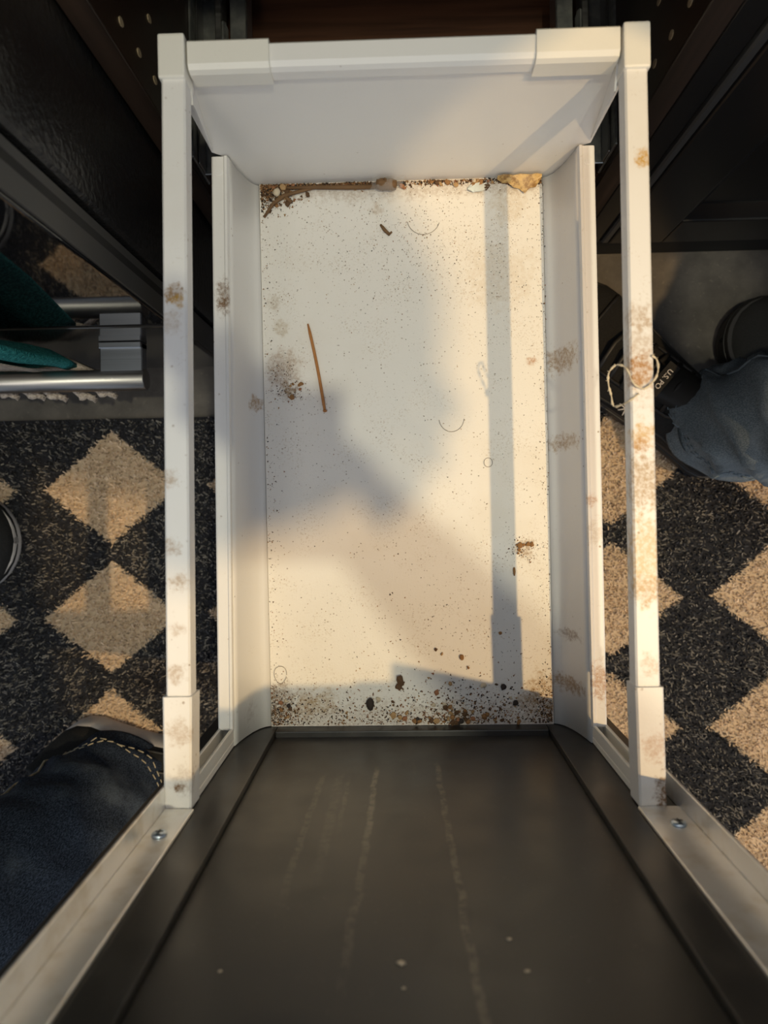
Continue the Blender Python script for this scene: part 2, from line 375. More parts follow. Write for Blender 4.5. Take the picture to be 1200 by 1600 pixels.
# ------------------------------------------------------------------ setting: floor
b = MB(); b.box(-2.2, 2.2, -1.8, 1.3, -0.05, 0.0); struct('floor', b, M['floor'])
b = MB(); b.box(-2.2, 2.2, 1.3, 1.36, -0.05, 2.9); 
tw = NT('wall_paint', 0.8); tw.color(tw.mix(tw.noise(30, 3), (0.78, 0.77, 0.75), (0.83, 0.82, 0.80)))
struct('wall_back', b, tw.mat)

# ------------------------------------------------------------------ rug
RUG = (-1.0, 0.95, -1.05, 0.131)
PX, PY, HX, HY = 0.2445, 0.1905, 0.101, 0.083
def rug_cream(x, y):
    u = x + 0.4281 - (y - 0.0284) * 0.022; v = y - 0.0284 - (x + 0.4281) * 0.022
    u = (u + PX/2) % PX - PX/2; v = (v + PY/2) % PY - PY/2
    return np.abs(u)/HX + np.abs(v)/HY
rug = thing('area_rug', 'charcoal shag rug with rows of cream diamonds on the grey floor', 'rug', (0, -0.45, 0))
b = MB(); b.box(RUG[0], RUG[1], RUG[2], RUG[3], 0.0005, 0.008); part('rug_backing', b, M['backing'], rug)
rs = np.random.RandomState(3)
NB = 300000
x = rs.uniform(RUG[0]+.004, RUG[1]-.004, NB); y = rs.uniform(RUG[2]+.004, RUG[3]-.003, NB)
keep = ~((x > -0.17) & (x < 0.18) & (y < -0.27))          # nothing to see right behind the drawer front: thinner pile there
keep |= rs.rand(NB) < 0.3
x, y = x[keep], y[keep]; n = len(x)
cream = rug_cream(x, y) + rs.normal(0, 0.035, n) < 1.0
patch = 0.5 + 0.5*np.sin(x*37 + 3*np.sin(y*23)) * np.sin(y*41 + 2*np.sin(x*19))
k = rs.rand(n)
dark = np.stack([0.030 + 0.04*k**2, 0.031 + 0.04*k**2, 0.038 + 0.042*k**2], 1)
fl = rs.rand(n) < (0.22 + 0.34*patch)
dark[fl] = np.stack([0.13 + .20*k[fl], 0.12 + .18*k[fl], 0.11 + .155*k[fl]], 1)
lite = np.stack([0.60 + 0.22*k, 0.47 + 0.17*k, 0.34 + 0.13*k], 1)
gl = rs.rand(n) < 0.05; lite[gl] *= 0.45
colr = np.where(cream[:, None], lite, dark)
ang = rs.uniform(0, 2*np.pi, n); ln = rs.uniform(0.004, 0.009, n); lean = rs.uniform(0.2, 1.0, n)
h = rs.uniform(0.005, 0.010, n); w = rs.uniform(0.0006, 0.0013, n)
dx, dy = np.cos(ang), np.sin(ang); nx_, ny_ = -dy*w, dx*w
z0 = 0.006
V = np.empty((n, 4, 3))
V[:, 0] = np.stack([x - nx_, y - ny_, np.full(n, z0)], 1); V[:, 1] = np.stack([x + nx_, y + ny_, np.full(n, z0)], 1)
V[:, 2] = np.stack([x + dx*ln*lean + nx_*.8, y + dy*ln*lean + ny_*.8, z0 + h], 1)
V[:, 3] = np.stack([x + dx*ln*lean - nx_*.8, y + dy*ln*lean - ny_*.8, z0 + h], 1)
V[:, :, 1] = np.minimum(V[:, :, 1], RUG[3])
V = (V - np.array([0, -0.45, 0])) * S
me = bpy.data.meshes.new('rug_pile')
me.vertices.add(4*n); me.loops.add(4*n); me.polygons.add(n)
me.vertices.foreach_set('co', V.reshape(-1)); me.loops.foreach_set('vertex_index', np.arange(4*n, dtype=np.int32))
me.polygons.foreach_set('loop_start', np.arange(0, 4*n, 4, dtype=np.int32))
me.polygons.foreach_set('loop_total', np.full(n, 4, dtype=np.int32))
ca = me.color_attributes.new('yarn', 'FLOAT_COLOR', 'POINT')
ca.data.foreach_set('color', np.repeat(np.concatenate([colr, np.ones((n, 1))], 1), 4, 0).reshape(-1).astype(np.float32))
me.update(); me.validate(); me.materials.append(M['yarn'])
o = bpy.data.objects.new('rug_pile', me); C.objects.link(o); o.parent = rug; o['kind'] = 'stuff'

# ------------------------------------------------------------------ dark pantry cabinet behind the drawer
cab = thing('pantry_cabinet', 'dark walnut cabinet carcass standing open behind the drawer', 'cabinet', (0.007, 0.62, 0))
XL0, XL1, XR0, XR1, YF, YB = -0.2335, -0.2115, 0.2255, 0.2485, 0.352, 0.96
ZB = 0.12
def pinrow(side, xin):
    for (yy, z0) in ((0.376, 0.0), (0.4215, 0.012)):
        for i in range(12):
            z = 0.1555 + i*0.0377 + z0
            m = MB(); n = 10
            r = [(xin + side*0.0008, yy + 0.0033*math.cos(2*math.pi*j/n), z + 0.0045*math.sin(2*math.pi*j/n)) for j in range(n)]
            r2 = [(xin - side*0.0006, p[1], p[2]) for p in r]
            m.prism(r, r2)
            yield m
for side, x0, x1 in ((-1, XL0, XL1), (1, XR0, XR1)):
    xin = x1 if side < 0 else x0
    m = MB(); m.box(x0, x1, YF + 0.0015, YB, ZB, 1.02); p = part('side_panel', m, M['wood_side'], cab)
    m = MB(); m.box(x0, x1, YF - 0.001, YF + 0.0015, ZB, 1.02, 0.0006); part('edge_band', m, M['wood_v'], p, 'walnut grain edge strip')
    for m in pinrow(-side, xin): part('shelf_pin_hole', m, M['pin'], p)
m = MB(); m.box(XL1, XR0, YF + .01, YB, 0.225, 0.245); part('shelf', m, M['wood_h'], cab, 'reddish brown wood grain shelf')
m = MB(); m.box(XL1, XR0, YB - .012, YB, 0.245, 1.02); part('back_board', m, M['wood_side'], cab)
m = MB(); m.box(XL1, XR0, YF + .01, YB, 1.0, 1.02); part('top_board', m, M['wood_side'], cab)
m = MB(); m.box(XL0, XR1, YF + .05, YF + .062, 0.0, ZB); part('toe_kick', m, M['satin'], cab)
m = MB(); m.box(XL1, XR0, YF + .01, YB - .012, ZB, ZB + .018); part('bottom_board', m, M['wood_side'], cab)
for sgn, x_out in ((1, XL1), (-1, XR0)):
    r = thing('drawer_runner', ('galvanised drawer runner on the left wall of the walnut cabinet' if sgn > 0 else 'galvanised drawer runner on the right wall of the walnut cabinet'), 'runner', (x_out, 0.6, 0.26), 'drawer runners')
    X = lambda a: x_out + sgn*a
    def rb(a0, a1, y0, y1, z0, z1, bv=.0008): m = MB(); m.box(min(X(a0), X(a1)), max(X(a0), X(a1)), y0, y1, z0, z1, bv); return m
    part('wall_plate', rb(0.0, 0.003, 0.36, 0.93, 0.25, 0.315), M['galv'], r)
    part('floor_plate', rb(0.003, 0.030, 0.36, 0.93, 0.272, 0.275), M['galv'], r)
    part('guide_lip', rb(0.0035, 0.0055, 0.36, 0.93, 0.276, 0.300), M['steel'], r)
    part('middle_member', rb(0.024, 0.031, 0.40, 0.90, 0.276, 0.300), M['steel'], r)
    part('inner_member', rb(0.038, 0.056, 0.38, 0.90, 0.270, 0.292), M['galv'], r)
    part('inner_lip', rb(0.0555, 0.0575, 0.38, 0.90, 0.270, 0.297), M['steel'], r)
    part('stop_hook', rb(0.031, 0.0365, 0.37, 0.505, 0.290, 0.306, .002), M['galv'], r)
m = MB(); m.box(-0.236, 1.25, 0.32, 1.0, 1.022, 1.062, .003)
setp(part('worktop', m, M['worktop'], loc=(0.4, .66, 1.022)), 'grey stone worktop over the walnut cabinet and the black shaker cabinet', 'worktop')

# ------------------------------------------------------------------ black shaker cabinet on the right
rc = thing('shaker_cabinet', 'black shaker door cabinet to the right of the drawer', 'cabinet', (0.70, 0.66, 0))
m = MB(); m.box(0.2515, 1.19, 0.372, 0.96, 0.03, 1.02); part('body', m, M['satin'], rc)
m = MB(); m.box(0.2515, 0.2765, 0.354, 0.3715, 0.055, 1.02, .001); part('filler_strip', m, M['satin'], rc)
m = MB(); m.box(0.2515, 1.19, 0.357, 0.3715, 0.0, 0.054); part('toe_kick', m, M['gapblack'], rc)
for i, (x0, x1) in enumerate(((0.2885, 0.735), (0.748, 1.19))):
    z0, z1, st = 0.063, 1.0, 0.072
    dr = part('door', MB().box(x0 + st - .002, x1 - st + .002, 0.362, 0.370, z0 + st - .002, z1 - st + .002), M['satin'], rc)
    part('stile', MB().box(x0, x0 + st, 0.349, 0.3705, z0, z1, .0025, seg=2), M['satin'], dr)
    part('stile', MB().box(x1 - st, x1, 0.349, 0.3705, z0, z1, .0025, seg=2), M['satin'], dr)
    part('rail', MB().box(x0 + st + .0004, x1 - st - .0004, 0.349, 0.3705, z0, z0 + st, .0025, seg=2), M['satin'], dr)
    part('rail', MB().box(x0 + st + .0004, x1 - st - .0004, 0.349, 0.3705, z1 - st, z1, .0025, seg=2), M['satin'], dr)
    xa, xb, za, zb = x0 + st, x1 - st, z0 + st, z1 - st        # bevelled bead inside the frame
    for pr in (((xa, za), (xb, za), (xb - .013, za + .026), (xa + .013, za + .026)), ((xa, za), (xa + .013, za + .026), (xa + .013, zb - .02), (xa, zb))):
        bead = MB(); f0 = [(px_, 0.3515 if k in ((0, 1) if pr[1][0] == xb else (0, 3)) else 0.3600, pz_) for k, (px_, pz_) in enumerate(pr)]
        f1 = [(px_, 0.3625, pz_) for (px_, pz_) in pr]
        bead.prism(f0, f1); part('bead', bead, M['satin'], dr)
    part('door_edge', MB().box(x0 - .0100, x0 - .0004, 0.3500, 0.370, z0, z1, .002), M['door_edge'], dr)  # highlight along the door's outer chamfer, painted as a lighter grey strip

# ------------------------------------------------------------------ oven range on the left
rg = thing('oven_range', 'black oven range with glass door standing left of the drawer', 'oven', (-0.68, 0.6, 0))
RX0, RX1 = -1.128, -0.2365
m = MB(); m.box(RX0, RX1, 0.2345, 0.98, 0.04, 1.05, .003); part('body', m, M['oven_side'], rg, 'glossy black textured enamel body')
for fx in (RX0 + .06, RX1 - .06):
    for fy in (0.30, 0.92):
        m = MB(); m.tube([(fx, fy, 0), (fx, fy, 0.041)], 0.018, 12); part('foot', m, M['gapblack'], rg)
def panel_unit(nm, z0, z1, matf, rim):
    d = part(nm, MB().box(RX0 + .003, RX1 - .007, 0.1985, 0.2335, z0, z1, .002), M['door_edge'], rg)
    f = part('front_skin', MB().box(RX0 + .003, RX1 - .007, 0.193, 0.1985, z0, z1, .0022, seg=3), matf, d)
    return d
od = panel_unit('oven_door', 0.298, 0.925, M['glass_black'], 1)
part('door_edge_trim', MB().box(RX1 - .0068, RX1 - .0045, 0.196, 0.214, 0.30, 0.923), M['door_edge'], od)
part('door_edge_trim', MB().box(RX1 - .0068, RX1 - .0052, 0.2145, 0.222, 0.30, 0.923), M['gapblack'], od)
sd = panel_unit('storage_drawer', 0.066, 0.288, M['blacksteel'], 1)
cp = panel_unit('control_panel', 0.932, 1.048, M['blacksteel'], 1)
m = MB(); m.box(RX0, RX1, 0.20, 0.98, 1.0505, 1.062, .003); part('cooktop', m, M['glass_black'], rg)
for i in range(5):
    m = MB(); m.tube([(RX0 + .15 + i*.148, 0.1925, 0.99), (RX0 + .15 + i*.148, 0.172, 0.99)], 0.024, 20); part('knob', m, M['steel'], cp)
def bar_handle(parent, z, yb, x0, x1, r, wm):
    h = part('handle', MB().tube([(x0, yb, z), (x0 + .0008, yb, z), (x1 - .0008, yb, z), (x1, yb, z)], [r*.93, r, r, r*.93], 28), M['steel'], parent)
    for xa in (x0 + .004, x1 - wm - .002):
        mm = MB(); mm.box(xa, xa + wm, yb + r*.55, 0.1928, z - .008, z + .008, .0012)
        mm.box(xa, xa + wm, 0.1855, 0.1927, z - .0095, z + .0115, .0008)
        part('handle_mount', mm, M['mount'], h)
bar_handle(sd, 0.215, 0.150, RX0 + .055, -0.2985, 0.0125, 0.050)
bar_handle(od, 0.86, 0.150, RX0 + .055, -0.2985, 0.0125, 0.050)

# ------------------------------------------------------------------ towel hanging from the oven handle
tw_ = thing('kitchen_towel', 'teal and cream fringed towel hanging in front of the oven', 'towel', (-0.5, 0.15, 0.2))
def cloth(x0, x1, path, thick, nx=26, amp=0.004, ph=0.0, taper=0.0):
    m = MB(); front = []; back = []
    for i, (yy, zz) in enumerate(path):
        f, bk = [], []
        for j in range(nx + 1):
            s = j / nx; xx = x0 + (x1 - x0)*s
            xx += taper * (1 - i/(len(path)-1)) * s
            w = amp*math.sin(s*17 + ph) + .5*amp*math.sin(s*41 + ph*2 + zz*9)
            e = math.sqrt(max(0.0, 1 - max(0.0, (s - .86)/.14)**2))*.8 + .2
            f.append((xx, yy + w - thick*.5*e, zz)); bk.append((xx, yy + w + thick*.5*e, zz))
        front.append(f); back.append(bk)
    for A in (front, back): m.loft(A, cap=False, closed=False)
    n = len(path)
    for i in range(n - 1):
        for k in (0, nx): m.add([front[i][k], front[i+1][k], back[i+1][k], back[i][k]], [(0, 1, 2, 3)], smooth=True)
    for i in (0, n - 1):
        for j in range(nx): m.add([front[i][j], front[i][j+1], back[i][j+1], back[i][j]], [(0, 1, 2, 3)], smooth=True)
    return m
path = [(0.150, 0.885), (0.134, 0.86), (0.135, 0.75), (0.14, 0.60), (0.148, 0.45), (0.158, 0.34), (0.1685, 0.275), (0.1735, 0.235), (0.1745, 0.210)]
part('teal_cloth', cloth(-0.70, -0.383, path, 0.019, taper=.036), M['teal'], tw_, 'teal knitted towel body')
path2 = [(0.1735, 0.212), (0.173, 0.200), (0.171, 0.180)]
part('cream_hem', cloth(-0.70, -0.368, path2, 0.014, taper=-.012), M['cream'], tw_, 'cream woven hem band')
path3 = [(0.1345, 0.66), (0.137, 0.50), (0.1440, 0.38), (0.153, 0.30), (0.1590, 0.255), (0.1625, 0.225)]
part('cream_fold', cloth(-0.70, -0.418, path3, 0.004, amp=.0015, taper=.03), M['cream'], tw_, 'cream striped fold')
path4 = [(0.150, 0.885), (0.166, 0.86), (0.168, 0.75), (0.172, 0.60), (0.175, 0.50)]
part('back_cloth', cloth(-0.70, -0.375, path4, 0.008), M['teal'], tw_)
for i, (xx, l) in enumerate(((-0.500, .0), (-0.466, .002), (-0.438, .006), (-0.400, .008), (-0.374, .002))):
    m = MB()
    m.tube([(xx - .022, 0.170, 0.182), (xx - .016, 0.162, 0.172), (xx - .008, 0.1500 - l*.35, 0.162), (xx - .002, 0.1470 - l*.5, 0.160)], [.003, .0045, .0040, .0048], 7)
    m.ball((xx + .001, 0.1455 - l*.5, 0.160), 0.0062, 2, (1.2, .9, 1), jit=.28)
    for k in range(5): m.tube([(xx + .002, 0.1455 - l*.5 + .001*k, 0.160), (xx + .008 + .001*k, 0.1445 - l*.6 - .002*(k % 2), 0.156 + .001*k), (xx + .0125 + .0012*(k % 3), 0.1432 - l*.6 + .0022*(k - 2), 0.151)], [.0026, .0024, .0012], 5)
    part('fringe_tassel', m, M['cream'], tw_)

# ------------------------------------------------------------------ the pull-out drawer
dw = thing('pull_out_drawer', 'dirty white metal pantry drawer pulled out, with black front', 'drawer', (0.005, 0.05, 0.30))
YBK, YFR = 0.318, -0.2225
m = MB(); z0, z1 = 0.335, 0.340
q = [(-0.1362, YBK), (0.1431, YBK), (0.1470, YFR), (-0.1345, YFR)]
m.prism([(a, c, z0) for a, c in q], [(a, c, z1) for a, c in q]); part('base_board', m, M['base'], dw, 'white base board covered in crumbs and stains')
def wall(side, xb, xi, xo, xb2, xi2, xo2):
    """profile of the rolled metal side: base edge, cove, wall, ledge, outer skin ; two ends (back, front)"""
    def prof(b_, i_, o_, yy):
        g = side
        w = abs(i_ - b_)
        inn = [(b_ + g*.0006, .3398), (b_ + g*w*.22, .3418), (b_ + g*w*.43, .3475), (b_ + g*w*.63, .358), (b_ + g*w*.80, .3715), (b_ + g*w*.93, .386), (i_, .3975)]
        out = [(o_ - g*.0005, .3885), (o_, .3875), (o_, .345), (b_ + g*.004, .334), (b_ + g*.0006, .3345)]
        return [(a, yy, z) for a, z in inn + [(o_ - g*.001, .3885)] + out]
    rings = []
    for k in range(9):
        s = k/8; L = lambda a, c: a + (c - a)*s
        rings.append(prof(L(xb, xb2), L(xi, xi2), L(xo, xo2), YBK - .001 + (YFR - YBK + .0015)*s))
    mm = MB(); mm.loft(rings, cap=True, smooth=True); wl = part('side_wall', mm, M['wall_enamel'], dw)
    mm = MB(); g = side
    def led(i_, o_, yy): 
        return [(i_ - g*.0002, yy, .3965), (i_ + g*.0008, yy, .4015), (i_ + g*.0030, yy, .4015), (i_ + g*.0042, yy, .4000), (o_ - g*.0008, yy, .4000), (o_ + g*.0006, yy, .3990), (o_ + g*.0006, yy, .3880), (i_ + g*.0002, yy, .3890)]
    mm.loft([led(xi, xo, YBK - .001), led(xi2, xo2, -0.2065)], cap=True, smooth=False)
    ld = part('side_ledge', mm, M['ledge'], wl)
    mm = MB(); xr = (xi + xo)/2 + g*.0015
    mm.tube([(xr, .303, .4000), (xr, .303, .4004)], .0040, 20); mm.tube([(xr, .303, .4000), (xr, .303, .4008)], [.0028, .0026], 20)
    part('rivet', mm, M['enamel'], ld)
wall(-1, -0.1362, -0.1527, -0.1673, -0.1345, -0.1578, -0.1717)
wall(1, 0.1431, 0.1632, 0.1774, 0.1470, 0.1688, 0.1818)
m = MB()
pp = [(-0.1450, .334), (-0.1530, .341), (-0.1575, .350), (-0.1590, .372), (-0.1590, .3985), (-0.1660, .405), (-0.1660, .520), (0.1740, .520), (0.1740, .402), (0.1690, .3985), (0.1675, .372), (0.1660, .350), (0.1630, .341), (0.1530, .334)]
m.prism([(a, .3185, z) for a, z in pp], [(a, .3320, z) for a, z in pp]); part('back_panel', m, M['enamel'], dw)
def cap_profile(x0, x1, yf, yb, zt, zl):
    mm = MB()
    pr = [(yf, zl), (yf - .0002, zt - .007), (yf + .0012, zt - .0030), (yf + .0045, zt - .0006), (yb - .002, zt), (yb, zt - .002), (yb, zl), (yb - .003, zl), (yb - .003, zl + .003), (yf + .004, zl + .003)]
    mm.prism([(x0, a, z) for a, z in pr], [(x1, a, z) for a, z in pr]); return mm
part('top_rail', cap_profile(-0.150, 0.1615, .3168, .3350, .529, .5125), M['enamel'], dw)
part('end_clip', cap_profile(-0.1495, -0.0905, .3150, .3368, .5315, .5100), M['cap_back'], dw)
part('end_clip', cap_profile(0.1017, 0.1608, .3150, .3368, .5315, .5090), M['cap_back'], dw)
part('corner_cap', MB().box(-0.1705, -0.1510, .3085, .3405, .510, .5335, .0018, seg=2), M['cap_back'], dw)
part('corner_cap', MB().box(0.1625, 0.1815, .3050, .3375, .510, .5335, .0018, seg=2), M['cap_back'], dw)
for g, xa, xb in ((-1, -0.1510, -0.1640), (1, 0.1615, 0.1720)):      # side return of the back panel
    m = MB(); th = .0015 * g
    pl = [(xa, .3183, .520), (xa, .300, .513), (xa + g*.002, .304, .500), (xb, .3175, .410), (xb, .3183, .410)]
    m.prism(pl, [(a + th, c, z) for a, c, z in pl]); part('corner_flange', m, M['enamel'], dw)
def skewbar(x0, x1, ya, x2, x3, yb, zb, zt, bv=.0014):
    """bar from back end (x0..x1 at ya) to front end (x2..x3 at yb) with eased long edges"""
    def ring(a, c, yy): return [(a, yy, zb), (c, yy, zb), (c, yy, zt - bv), (c - bv, yy, zt), (a + bv, yy, zt), (a, yy, zt - bv)]
    mm = MB(); mm.loft([ring(x0, x1, ya), ring(x2, x3, yb)], smooth=False); return mm
part('upper_rail', skewbar(-0.1690, -0.1515, .3095, -0.1750, -0.1570, -.141, .5165, .531), M['rail_left'], dw)
part('upper_rail', skewbar(0.1636, 0.1798, .3060, 0.1662, 0.1835, -.138, .5165, .531), M['rail_right'], dw)
part('rail_sleeve', skewbar(-0.1770, -0.1555, -.1390, -0.1775, -0.1575, -.2215, .5125, .5335), M['cap_front'], dw)
part('rail_sleeve', skewbar(0.1650, 0.1850, -.1355, 0.1670, 0.1865, -.2215, .5125, .5335), M['cap_front'], dw)
for g, xi, xo in ((-1, -0.1585, -0.1725), (1, 0.1700, 0.1835)):      # upright channel between ledge and rail sleeve
    lo, hi = min(xi, xo), max(xi, xo)
    m = MB(); m.box(lo, hi, -.2222, -.2165, .385, .5125, .0005)
    up = part('upright_channel', m, M['cap_back'], dw)
    for xa in (xi, xo - g*.0028): m = MB(); m.box(min(xa, xa + g*.0028), max(xa, xa + g*.0028), -.2166, -.2050, .390, .5120, .0007); part('channel_lip', m, M['cap_back'], up)
    m = MB(); m.box(lo + .002, hi - .002, -.2166, -.2075, .386, .3915, .0005); part('channel_foot', m, M['cap_back'], up)
# black shaker front, seen from inside
fp = part('front_panel', MB().box(-0.1280, 0.1390, -.2440, -.2285, .330, .752), M['front'], dw, 'matt black drawer front streaked with dried drips')
part('stile', MB().box(-0.1980, -0.1285, -.2450, -.2228, .235, .805, .0006, seg=2), M['front'], fp)
part('stile', MB().box(0.1395, 0.2060, -.2450, -.2228, .235, .805, .0006, seg=2), M['front'], fp)
part('rail', MB().box(-0.1282, 0.1392, -.2450, -.2228, .235, .3555, .0012, seg=2), M['front'], fp)
part('rail', MB().box(-0.1282, 0.1392, -.2450, -.2228, .745, .805, .0012, seg=2), M['front'], fp)
for (xx, zz, rr) in ((-.004, .694, .0021), (-.003, .712, .0009), (-.093, .70, .0010), (.052, .675, .0013), (.057, .70, .0013)):
    m = MB(); m.ball((xx, -.2283, zz), rr, 1, (1.3, .4, 1), jit=.2); part('paint_fleck', m, CR[5], fp)
for x0, x1, fx0, fx1, sxx, szz in ((-0.1765, -0.1550, -0.1790, -0.1765, -0.1660, .576), (0.1650, 0.1945, 0.1945, 0.1970, 0.1825, .564)):
    m = MB(); m.box(x0, x1, -.2227, -.2200, .5345, .80, .0006); an = part('angle_bracket', m, M['alu'], dw, 'white angle strip screwed to the black front')
    m = MB(); m.box(fx0, fx1, -.2227, -.2045, .50, .80, .0006); part('angle_flange', m, M['alu'], an)
    m = MB()
    ring = []
    for (rr, yy) in ((.0052, -.2200), (.0052, -.2190), (.0044, -.2178), (.0024, -.2171)):
        ring.append([(sxx + rr*math.cos(2*math.pi*j/18), yy, szz + rr*math.sin(2*math.pi*j/18)) for j in range(18)])
    m.loft(ring); sc_ = part('screw', m, M['zinc'], an)
    m = MB(); m.box(sxx - .0026, sxx + .0026, -.2173, -.21695, szz - .0004, szz + .0004); m.box(sxx - .0004, sxx + .0004, -.2173, -.2169, szz - .0026, szz + .0026); part('screw_slot', m, M['gapblack'], sc_)


# ------------------------------------------------------------------ shoes
def shoe(person, heel, direction, L, W, white, label, left=False, detail=True, sh_=.034):
    d = Vector((direction[0], direction[1], 0)).normalized(); nrm = Vector((-d.y, d.x, 0))
    z0 = 0.012 if heel[1] < 0.13 and abs(heel[0]) < 0.9 else 0.001
    T = lambda u, v, z: Vector((heel[0], heel[1], 0)) + d*(u*L) + nrm*(v*W) + Vector((0, 0, z + z0))
    lat = -1 if left else 1
    def half(u):      # half width of the outline 0..1
        if u < 0.13: return 0.36*math.sqrt(max(0, 1 - ((0.13 - u)/0.13)**2))
        if u > 0.80: return 0.49*math.sqrt(max(0, 1 - ((u - 0.80)/0.20)**2))
        s = (u - 0.13)/0.67
        return 0.36 + (0.49 - 0.36)*(s*s*(3 - 2*s)) - 0.03*math.sin(math.pi*s)
    us = [0.0008, 0.012, 0.035, 0.075, 0.13, 0.2, 0.28, 0.36, 0.44, 0.52, 0.60, 0.68, 0.74, 0.80, 0.86, 0.91, 0.95, 0.98, 0.993, 0.9995]
    mid = lambda u: 0.06*lat*max(0, (u - 0.4))
    outline = [(u, half(u) + mid(u)) for u in us] + [(u, -half(u) + mid(u)) for u in reversed(us)]
    sh = part('shoe', MB(), M['knit'], person, label)
    # sole: tread, wall, slight flare
    rings = [[T(u, v*k, z + (0.010*max(0, u - .78)/.22 if white or True else 0)) for u, v in outline] for k, z in ((0.95, 0.0), (1.0, sh_*.18), (1.0, sh_*.65), (0.985, sh_), (0.94, sh_*1.06))]
    m = MB(); m.loft(rings); part('sole', m, M['sole_white'] if white else M['sole_black'], sh)
    if not white:
        m = MB(); m.tube([T(u, v*1.0, 0.024 + .010*max(0, u - .78)/.22) for u, v in outline[1:-1]] , 0.0018, 6); part('sole_line', m, M['shoe_trim'], sh)
    # upper
    def top(u):
        if u < 0.30: return 0.115 - 0.02*math.sin(math.pi*u/0.30)
        if u < 0.62: s = (u - 0.30)/0.32; return 0.115 - 0.048*s
        if u < 0.9: s = (u - 0.62)/0.28; return 0.067 - 0.013*s
        return 0.034 + 0.020*math.sqrt(max(0, 1 - ((u - 0.9)/0.1)**2))
    rings = []
    for u in us:
        h = half(u)*(0.98 if sh_ > .03 else 1.02); tz = top(u); z1 = sh_; sec = []
        pw = 0.62 if u < 0.35 else 0.9
        for j in range(17):
            a = math.pi*j/16
            sec.append(T(u, math.copysign(abs(math.cos(a))**pw, math.cos(a))*h*(1 - (.28 if u < .35 else .0)*math.sin(a)**2) + mid(u), z1 + (tz - z1)*math.sin(a)))
        sec.append(T(u, -h*.5 + mid(u), 0.02)); sec.append(T(u, h*.5 + mid(u), 0.02))
        rings.append(sec)
    m = MB(); m.loft(rings); part('upper', m, M['knit'], sh)
    def surf(u, v, lift=0.0015):
        h = half(u)*0.975; c = max(-.98, min(.98, v))
        pw = 0.62 if u < 0.35 else 0.9
        a = math.acos(math.copysign(abs(c)**(1/pw), c))
        return T(u, math.copysign(abs(math.cos(a))**pw, math.cos(a))*h*(1 - (.28 if u < .35 else .0)*math.sin(a)**2) + mid(u), sh_ + (top(u) - sh_)*math.sin(a) + lift)
    # collar and heel tab
    col = [T(0.17 + 0.145*math.cos(q), (0.30)*math.sin(q), 0.117 + .010*math.cos(q)**2) for q in [2*math.pi*i/24 for i in range(25)]]
    if sh_ < .05: m = MB(); m.tube(col, 0.008, 8, cap=False); part('collar', m, M['shoe_trim'], sh)
    if detail:
        m = MB()      # tongue, a padded tab in front of the collar
        tr = []
        for i in range(7):
            u = 0.30 + 0.30*i/6; zz = top(u) + 0.014*(1 - i/6) + .004
            tr.append([T(u, v, zz - .012*abs(v/.19)**2*1.0 + (0.0 if k < 5 else -.007)) for k, v in enumerate((-.19, -.1, 0, .1, .19, .17, 0, -.17))])
        m.loft(tr); part('tongue', m, M['shoe_trim'], sh)
        for i in range(6):
            u = 0.40 + 0.055*i
            m = MB(); m.tube([surf(u, -.62, .003), surf(u + .012, -.3, .008), surf(u + .02, 0, .011), surf(u + .012, .3, .008), surf(u, .62, .003)], 0.0034, 7, flat=.6); part('lace', m, M['shoe_trim'], sh)
        for sg in (-1, 1):      # eyestay seam and side panel seams
            m = MB(); m.tube([surf(0.33 + .045*i, sg*(.66 - .01*i)) for i in range(9)], 0.0025, 6); part('eyestay_seam', m, M['shoe_trim'], sh)
            m = MB(); m.tube([surf(0.24 + .07*i, sg*(.99 - .03*math.sin(i*.5)), .001) for i in range(8)], 0.0022, 6); part('side_seam', m, M['shoe_trim'], sh)
        m = MB(); m.tube([surf(0.80, -.9 + 1.8*i/12, .001) for i in range(13)], 0.0026, 6); part('toe_seam', m, M['shoe_trim'], sh)
    sh['_T'] = 0
    return sh, T, surf, d, nrm

def text_part(name, body, size, loc, mrot, mat, parent):
    cu = bpy.data.curves.new(name, 'FONT'); cu.body = body; cu.size = size*S; cu.align_x = 'CENTER'; cu.align_y = 'CENTER'; cu.extrude = 0.0004
    tmp = bpy.data.objects.new('text_tmp', cu); C.objects.link(tmp)
    bpy.context.view_layer.update()
    me = bpy.data.meshes.new_from_object(tmp.evaluated_get(bpy.context.evaluated_depsgraph_get()))
    bpy.data.objects.remove(tmp); bpy.data.curves.remove(cu)
    mw = Matrix.Translation((Vector(loc) - origin_of(parent))*S) @ mrot
    me.transform(mw); me.materials.append(mat)
    o = bpy.data.objects.new(name, me); C.objects.link(o); o.parent = parent; return o

